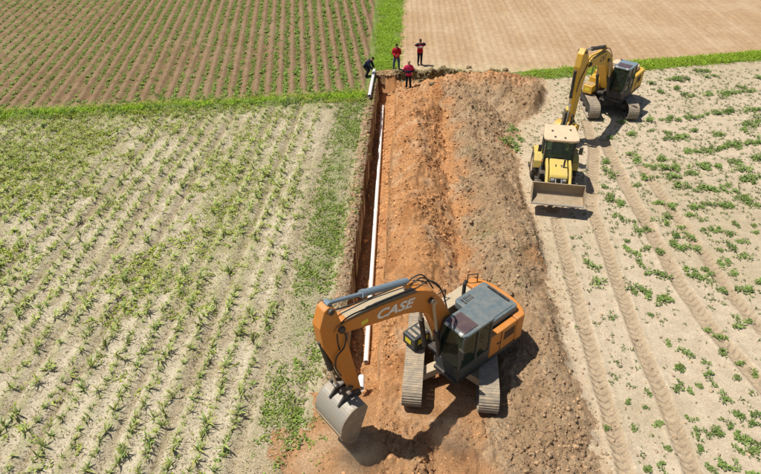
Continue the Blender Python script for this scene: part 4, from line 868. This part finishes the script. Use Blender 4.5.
def lpane(pts):
    n = (Vector(pts[1]) - Vector(pts[0])).cross(Vector(pts[2]) - Vector(pts[0])).normalized() * .008
    MB().add([Vector(p) - n for p in pts] + [Vector(p) + n for p in pts], [(3, 2, 1, 0), (4, 5, 6, 7), (0, 1, 5, 4), (1, 2, 6, 5), (2, 3, 7, 6), (3, 0, 4, 7)]).build('window_pane', M['clearglass'], cb)
lpane([(.6, -.6, 1.38), (.6, .6, 1.38), (.51, .61, 2.54), (.51, -.61, 2.54)]); lpane([(-.92, -.6, 1.38), (-.92, .6, 1.38), (-.88, .61, 2.60), (-.88, -.61, 2.60)])
for s in (-1, 1):
    lpane([(-.14, s * .67, 1.38), (.55, s * .65, 1.38), (.46, s * .67, 2.60), (-.14, s * .68, 2.60)]); lpane([(-.84, s * .67, 1.38), (-.26, s * .67, 1.38), (-.26, s * .68, 2.60), (-.82, s * .67, 2.60)])
    mr = MB().tube([(.5, s * .68, 2.2), (.66, s * .92, 2.25)], .018, 6).build('mirror', M['black'], cb); MB().box(.62, .68, s * .93 - .09, s * .93 + .09, 2.05, 2.42).build('mirror_glass', M['black'], cb, .03)
    MB().box(.5, .56, s * .45 - .08, s * .45 + .08, 2.56, 2.68).build('work_light', M['lamp'], cb)
    MB().tube([(.45, s * .72, 1.45), (.52, s * .74, 1.5)], .05, 8).build('indicator_lamp', M['orange'], cb)
MB().box(-.55, -.1, -.26, .26, 1.36, 1.58).box(-.62, -.5, -.26, .26, 1.4, 2.15).build('seat', M['bluegrey'], cb, .05)
MB().tube([(.32, 0, 1.4), (.2, 0, 1.75)], .04, 8).lathe_y([(.15, -.02), (.19, -.02), (.19, .02), (.15, .02), (.15, -.02)], (.2, 0, 1.8), 16).build('steering_wheel', M['black'], cb)
MB().box(.3, .58, -.5, .5, 1.36, 1.62).build('dashboard', M['grey'], cb, .04)
MB().tube([(1.2, .22, 1.62), (1.2, .22, 2.05)], .045, 10).build('exhaust_pipe', M['black'], L)
for s in (-1, 1):
    MB().prism([(.42, 1.55), (.62, 1.72), (1.30, 1.62), (2.0, 1.16), (2.22, .72), (2.20, .56), (2.08, .58), (1.90, .98), (1.24, 1.42), (.52, 1.44)], s * .53 - .06, s * .53 + .06).build('loader_arm', M['lemon'], L, .02)
    cyl_pair('lift_cylinder', L, (.85, s * .53, .95), (1.62, s * .53, 1.25), .055, .55, 'black'); 
    cyl_pair('tilt_cylinder', L, (1.05, s * .13, 1.62), (2.10, s * .13, 1.22), .05, .55, 'black')
MB().tube([(1.98, -.5, .98), (1.98, .5, .98)], .06, 10).build('cross_tube', M['lemon'], L)
bkp = [(2.24, 1.36), (2.16, 1.12), (2.18, .88), (2.30, .72), (2.47, .66), (2.98, .64)]
bi = [(2.98, .662), (2.48, .69), (2.33, .745), (2.215, .895), (2.195, 1.12), (2.27, 1.35)]
lb = MB().prism(bkp + bi, -1.15, 1.15).build('loader_bucket', M['earthy'], L)
for s in (-1, 1):
    y_ = s * 1.15; MB().prism([(2.22, 1.32), (2.16, 1.12), (2.18, .88), (2.30, .72), (2.47, .66), (2.92, .65), (2.90, .74), (2.36, 1.32)], min(y_, y_ + s * .03), max(y_, y_ + s * .03)).build('bucket_side', M['earthy'], lb)
MB().box(2.92, 3.02, -1.18, 1.18, .632, .674).build('cutting_edge', M['worn'], lb)
MB().box(2.26, 2.32, -1.18, 1.18, 1.34, 1.38).build('bucket_top_bar', M['earthy'], lb)
# folded backhoe at the rear
MB().box(-1.35, -1.0, -.95, .95, .45, 1.05).build('backhoe_frame', M['lemon'], L, .02)
for s in (-1, 1):
    sl = MB().beam((-1.25, s * .95, 1.25), (-1.25, s * 1.0, .25), .16, .16).build('stabiliser', M['lemon'], L, .01); MB().box(-1.45, -1.05, s * 1.0 - .16, s * 1.0 + .16, .20, .26).build('foot_plate', M['black'], sl)
by_ = .34
MB().prism([(-1.42, .7), (-1.35, 1.0), (-1.75, 2.2), (-1.62, 3.05), (-1.74, 3.15), (-1.9, 3.1), (-2.02, 2.15), (-1.62, .7)], by_ - .10, by_ + .10).build('backhoe_boom', M['grey'], L, .02)
MB().prism([(-1.62, 3.2), (-1.95, 3.28), (-2.25, 2.2), (-2.2, 1.1), (-2.08, 1.1), (-2.05, 2.1)], by_ - .09, by_ + .09).build('backhoe_dipper', M['lemon'], L, .02)
cyl_pair('dipper_cylinder', L, (-1.66, by_ + .02, 1.6), (-1.56, by_ + .02, 3.45), .06, .35, 'black'); cyl_pair('dipper_cylinder', L, (-1.72, by_ - .17, 1.5), (-1.72, by_ - .17, 3.2), .05, .5, 'black')
MB().prism([(-2.02, 1.2), (-1.7, 1.1), (-1.62, .75), (-1.78, .45), (-2.1, .38), (-2.3, .6), (-2.3, 1.1)], by_ - .3, by_ + .3).build('backhoe_bucket', M['earthy'], L, .03)
tag(L, 'light yellow backhoe loader with cream roof, front bucket facing the camera', 'backhoe loader')

# ------------------------------------------------------------------ pipes
def pipe(name, p0, p1, r, label, n=20, sock=None):
    p0, p1 = Vector(p0), Vector(p1); b = MB()
    d = (p1 - p0).normalized(); up = Vector((0, 0, 1)); x = d.cross(up).normalized(); y = x.cross(d)
    ri = r * .9; rings = [(p0, r), (p1, r), (p1, ri), (p0, ri)]
    for c, rr in rings:
        for k in range(n): a = 2 * math.pi * k / n; b.v.append(tuple(c + (x * math.cos(a) + y * math.sin(a)) * rr))
    for j in range(4):
        for k in range(n): b.f.append((j * n + k, j * n + (k + 1) % n, ((j + 1) % 4) * n + (k + 1) % n, ((j + 1) % 4) * n + k))
    o = b.build(name, M['pipe'], None, smooth=False); tag(o, label, 'pipe')
    Lt = (p1 - p0).length; k = 5.9
    while sock and k < Lt:
        MB().tube([p0 + d * k, p0 + d * (k + .22)], r * 1.14, n).build('socket', M['pipe'], o); k += 6
    return o
pz = -1.10
pipe('water_pipe', G(382.6, 106, pz), G(366, 362, pz), .092, 'long white plastic pipe lying on the trench floor', sock=True)
pa = Vector(G(374.3, 70, 0.16)); pb = Vector(G(369.3, 96, 0.30))
pipe('water_pipe', pa, pb, .10, 'short white pipe lying at the far left trench edge beside the person in dark clothes')
pc = G(361.5, 377, -.28); pd = G(361, 389, -.12)
pipe('water_pipe', pc, pd, .11, 'short white pipe end sticking out of the soil right of the raised bucket')

# ------------------------------------------------------------------ people
def person(loc, rz, J, sk, clothes, label, hairmat='hair', cap=None, extra=None, size=1.0):
    """J: joint positions; x right, y forward, z up; body is one skinned surface"""
    R = empty('person', loc, rz); R.scale = (size,) * 3
    V = []; E = []; Rd = []; T = {}
    def add(p, r): V.append(p); Rd.append(r); return len(V) - 1
    pel = add(J['pelvis'], (.15, .115)); 
    def chain(start, items):
        a = start
        for p, r in items: b = add(p, r if isinstance(r, tuple) else (r, r)); E.append((a, b)); a = b
        return a
    lerp = lambda a, b, t: tuple(a[i] + (b[i] - a[i]) * t for i in range(3))
    ch = chain(pel, [(lerp(J['pelvis'], J['chest'], .5), (.145, .105)), (J['chest'], (.165, .115))])
    nk = chain(ch, [(lerp(J['chest'], J['head'], .52), (.062, .062)), (lerp(J['chest'], J['head'], .70), (.06, .065)), (J['head'], (.082, .10)), (tuple(J['head'][i] + (J['head'][i] - J['chest'][i]) * .28 for i in range(3)), (.07, .085))])
    for s in ('l', 'r'):
        chain(ch, [(J['sho_' + s], .075), (lerp(J['sho_' + s], J['elb_' + s], .5), .056), (J['elb_' + s], .046), (lerp(J['elb_' + s], J['hand_' + s], .6), .038), (J['hand_' + s], (.04, .024))])
        chain(pel, [(J['hip_' + s], .10), (lerp(J['hip_' + s], J['kne_' + s], .5), .082), (J['kne_' + s], .062), (lerp(J['kne_' + s], J['ank_' + s], .4), .058), (J['ank_' + s], .042), (J['toe_' + s], (.045, .03))])
    me = bpy.data.meshes.new('body'); me.from_pydata(V, E, []); o = bpy.data.objects.new('tmp', me); col.objects.link(o)
    o.modifiers.new('skin', 'SKIN'); 
    for i, r in enumerate(Rd): me.skin_vertices[0].data[i].radius = r; me.skin_vertices[0].data[i].use_root = (i == 0)
    sb = o.modifiers.new('s', 'SUBSURF'); sb.levels = 2; sb.render_levels = 2
    bpy.context.view_layer.update(); bm_ = bpy.data.meshes.new_from_object(o.evaluated_get(bpy.context.evaluated_depsgraph_get())); bpy.data.objects.remove(o); bpy.data.meshes.remove(me)
    bm_.name = 'body'; bm_.materials.clear()
    # segments for dressing
    seg = [('torso', J['pelvis'], J['chest']), ('head', lerp(J['chest'], J['head'], .6), J['head'])]
    for s in ('l', 'r'):
        seg += [('torso', J['chest'], J['sho_' + s]), ('arm', J['sho_' + s], J['elb_' + s]), ('arm', J['elb_' + s], lerp(J['elb_' + s], J['hand_' + s], .9)), ('hand', lerp(J['elb_' + s], J['hand_' + s], .93), J['hand_' + s]),
                ('leg', lerp(J['pelvis'], J['hip_' + s], .6), J['kne_' + s]), ('leg', J['kne_' + s], lerp(J['kne_' + s], J['ank_' + s], .9)), ('foot', J['ank_' + s], J['toe_' + s])]
    def cls(c):
        best = None
        for nme, a, b in seg:
            a, b = Vector(a), Vector(b); t = max(0, min(1, (c - a).dot(b - a) / max((b - a).length_squared, 1e-9))); d = (c - a.lerp(b, t)).length - (.06 if nme == 'torso' else 0)
            if best is None or d < best[0]: best = (d, nme)
        return best[1]
    co = [v.co.copy() for v in bm_.vertices]; no = [v.normal.copy() for v in bm_.vertices]; fc_ = [(tuple(p.vertices), cls(p.center)) for p in bm_.polygons]
    pelz = J['pelvis'][2]
    body = link('body', bm_, R, M['skin']); bm_.polygons.foreach_set('use_smooth', [True] * len(bm_.polygons))
    def dress(name, test, mat, off):
        mp = {}; vs = []; fs = []
        for f, k in fc_:
            c = sum((co[i] for i in f), Vector()) / len(f)
            if not test(k, c): continue
            for i in f:
                if i not in mp: mp[i] = len(vs); vs.append(tuple(co[i] + no[i] * off))
            fs.append(tuple(mp[i] for i in f))
        if not fs: return
        m_ = bpy.data.meshes.new(name); m_.from_pydata(vs, [], fs); m_.update(); m_.polygons.foreach_set('use_smooth', [True] * len(fs))
        q = link(name, m_, R, M[mat]); so = q.modifiers.new('solid', 'SOLIDIFY'); so.thickness = .008; so.offset = 1
    for name, test, mat, off in clothes: dress(name, test, mat, off)
    # hands: five bent fingers each
    fg = MB()
    for s in ('l', 'r'):
        h = Vector(J['hand_' + s]); d = (h - Vector(J['elb_' + s])).normalized(); side = d.cross(Vector((0, 1, .2))).normalized(); dn = side.cross(d).normalized()
        for k, ln in enumerate((.075, .085, .08, .065)):
            b = h + side * (-.03 + .02 * k); fg.tube([b - d * .01, b + d * ln * .55, b + d * ln * .85 + dn * ln * .35], [.0095, .009, .007], 6)
        b = h - side * .035 - d * .03; fg.tube([b, b - side * .03 + d * .035, b - side * .03 + d * .06 + dn * .02], [.011, .010, .008], 6)
    fg.build('fingers', M['skin'], R, smooth=True)
    # head: hair or cap, nose, ears
    hd_ = Vector(J['head']); ax = (hd_ - Vector(J['chest'])).normalized(); fw = Vector(J.get('face', (0, 1, 0))).normalized(); fw = (fw - ax * fw.dot(ax)).normalized(); rt_ = fw.cross(ax)
    fb = MB(); c0 = hd_ + ax * .03
    fb.tube([c0 + fw * .09 + ax * .02, c0 + fw * .118 - ax * .025], [.010, .018], 6)
    for s in (-1, 1): fb.tube([c0 + rt_ * s * .082, c0 + rt_ * s * .098], [.028, .024], 8)
    fb.build('face', M['skin'], R, smooth=True)
    ey = MB()
    for s in (-1, 1): ey.tube([c0 + fw * .088 + rt_ * s * .034 + ax * .03, c0 + fw * .097 + rt_ * s * .034 + ax * .03], .011, 6)
    ey.tube([c0 + fw * .095 - rt_ * .025 - ax * .06, c0 + fw * .095 + rt_ * .025 - ax * .06], .006, 5).build('eyes_and_mouth', M['hair'], R)
    hb = bmesh.new(); bmesh.ops.create_uvsphere(hb, u_segments=16, v_segments=10, radius=1)
    bmesh.ops.delete(hb, geom=[v for v in hb.verts if v.co.z < -.25 or (v.co.y > .45 and v.co.z < .3)], context='VERTS')
    mh = bpy.data.meshes.new('hair'); hb.to_mesh(mh); hb.free(); mh.polygons.foreach_set('use_smooth', [True] * len(mh.polygons))
    rm = Matrix((rt_, fw, ax)).transposed().to_4x4(); q = link('cap' if cap else 'hair', mh, R, M[cap or hairmat]); q.matrix_local = Matrix.Translation(c0 + ax * .045 - fw * .012) @ rm @ Matrix.Diagonal((.098, .118, .108, 1))
    if cap:
        MB().slab([(-.07, .08), (.07, .08), (.06, .19), (-.06, .19)], -.01, .01).build('cap_brim', M[cap], q)
        q.children[0].matrix_local = Matrix.Diagonal((1 / .098, 1 / .118, 1 / .108, 1)) @ Matrix.Translation((0, 0, .02))
    if extra: extra(R)
    tag(R, label, 'person'); return R
def stand(w=.11, lean=0.0, **k):
    J = dict(pelvis=(0, 0, .94), chest=(0, lean * .35, 1.36), head=(0, lean * .5 + .02, 1.63), hip_l=(-.10, 0, .88), hip_r=(.10, 0, .88), kne_l=(-w, .03, .49), kne_r=(w, .03, .49), ank_l=(-w * 1.1, -.02, .08), ank_r=(w * 1.1, -.02, .08),
             toe_l=(-w * 1.25, .15, .03), toe_r=(w * 1.25, .15, .03), sho_l=(-.19, lean * .35, 1.40), sho_r=(.19, lean * .35, 1.40), elb_l=(-.26, -.02, 1.13), elb_r=(.26, -.02, 1.13), hand_l=(-.24, .12, .90), hand_r=(.24, .12, .90)); J.update(k); return J
top = lambda k, c: k in ('torso', 'arm') and c.z > .80
vest = lambda k, c: k == 'torso' and c.z > .86
legs = lambda k, c: k == 'leg' or (k == 'torso' and c.z < .97)
feet = lambda k, c: k == 'foot'
def gz(px, py):
    z = 0.0
    for _ in range(8): p = G(px, py, z); z = float(height(np.array([p[0]]), np.array([p[1]]))[0])
    return (p[0], p[1], z + .01)
person(gz(396.3, 71.8), math.pi * .98, stand(.17, .05, elb_l=(-.27, .02, 1.14), elb_r=(.27, .02, 1.14), hand_l=(-.05, .2, 1.05), hand_r=(.05, .21, 1.02), face=(0, 1, -.4)), None,
       [('trousers', legs, 'denim', .012), ('shoes', feet, 'dark', .012), ('jacket', top, 'red', .03)], 'person in red jacket and jeans standing at the far trench end on the grass lane')
person(gz(419.2, 73.2), math.pi * 1.05, stand(.10, .0, elb_l=(-.34, .06, 1.42), elb_r=(.36, .05, 1.40), hand_l=(-.16, .16, 1.58), hand_r=(.17, .16, 1.56), face=(0, 1, -.2)), None,
       [('trousers', legs, 'dark', .012), ('shoes', feet, 'dark', .012), ('sleeves', lambda k, c: k in ('arm',) or (k == 'torso' and c.z > 1.38), 'navy', .02), ('vest', lambda k, c: k == 'torso' and .86 < c.z <= 1.42, 'red', .034), ('chest_band', lambda k, c: k == 'torso' and 1.24 < c.z < 1.33, 'band', .042)],
       'person in red vest and dark trousers, elbows raised, at the ploughed field edge')
person(gz(408.3, 88.0), math.pi * .02, stand(.11, .08, elb_l=(-.33, .04, 1.16), elb_r=(.30, .05, 1.14), hand_l=(-.30, .2, 1.02), hand_r=(.2, .25, 1.0), face=(0, 1, -.5)), None,
       [('trousers', legs, 'dark', .012), ('shoes', feet, 'dark', .012), ('vest', lambda k, c: k in ('torso', 'arm') and c.z > .86, 'crimson', .026), ('dark_band', lambda k, c: k in ('torso', 'arm') and 1.06 < c.z < 1.20, 'navy', .038)],
       'person in crimson vest with dark band standing below the cut field edge', cap='tan')
person(gz(366.5, 77.0), -math.pi * .62, stand(.13, .0, pelvis=(0, -.10, .80), chest=(0, .22, 1.13), head=(0, .42, 1.30), hip_l=(-.1, -.08, .76), hip_r=(.1, -.08, .76), kne_l=(-.14, .16, .46), kne_r=(.14, .18, .46), ank_l=(-.14, -.06, .08), ank_r=(.14, .0, .08), toe_l=(-.16, .12, .03), toe_r=(.16, .17, .03),
       sho_l=(-.19, .22, 1.15), sho_r=(.19, .22, 1.15), elb_l=(-.24, .34, .88), elb_r=(.24, .34, .88), hand_l=(-.14, .48, .68), hand_r=(.14, .48, .68), face=(0, 1, -.8)), None,
       [('trousers', lambda k, c: k == 'leg' or (k == 'torso' and c.z < .84), 'dark', .02), ('shoes', feet, 'dark', .012), ('jacket', lambda k, c: k == 'arm' or (k == 'torso' and c.z >= .78), 'navy', .036)],
       'person in dark navy clothes bending over the short white pipe left of the trench')

# ------------------------------------------------------------------ dust whirled up in front of the bucket
def dust(loc, sc, dens, label):
    bm = bmesh.new(); bmesh.ops.create_icosphere(bm, subdivisions=3, radius=1)
    for v in bm.verts: v.co *= 1 + .35 * float(fbm(np.array(v.co.x * 1.3 + loc[0]), np.array(v.co.y * 1.3 + v.co.z), 1.0, 2, 9)) * 2
    me = bpy.data.meshes.new('dust_cloud'); bm.to_mesh(me); bm.free()
    m = bpy.data.materials.new('dust'); m.use_nodes = True; n = m.node_tree.nodes; l = m.node_tree.links; n.remove(n['Principled BSDF'])
    pv = n.new('ShaderNodeVolumePrincipled'); pv.inputs['Color'].default_value = (.72, .55, .38, 1); pv.inputs['Anisotropy'].default_value = .2
    tc = n.new('ShaderNodeTexCoord'); nz = noise(n, l, 1.6, 4, .6, tc.outputs['Object'])
    ln = n.new('ShaderNodeVectorMath'); ln.operation = 'LENGTH'; l.new(tc.outputs['Object'], ln.inputs[0])
    fo = n.new('ShaderNodeMapRange'); fo.inputs[1].default_value = .25; fo.inputs[2].default_value = .95; fo.inputs[3].default_value = 1; fo.inputs[4].default_value = 0; l.new(ln.outputs['Value'], fo.inputs[0])
    rp = ramp(n, l, nz.outputs[0], .38, .68, (0, 0, 0), (1, 1, 1)); mu = n.new('ShaderNodeMath'); mu.operation = 'MULTIPLY'; l.new(rp.outputs[0], mu.inputs[0]); l.new(fo.outputs[0], mu.inputs[1])
    m2 = n.new('ShaderNodeMath'); m2.operation = 'MULTIPLY'; m2.inputs[1].default_value = dens; l.new(mu.outputs[0], m2.inputs[0]); l.new(m2.outputs[0], pv.inputs['Density'])
    l.new(pv.outputs[0], n['Material Output'].inputs['Volume'])
    o = link('dust_cloud', me, None, m); o.location = loc; o.scale = sc; tag(o, label, 'dust', None, 'stuff')
dust((-.75, 9.9, .75), (1.0, .8, .8), 1.6, 'thin brown dust drifting below the raised excavator bucket')
dust((2.1, 10.3, .7), (.8, .9, .7), 1.4, 'thin brown dust over the loose soil in front of the orange excavator')
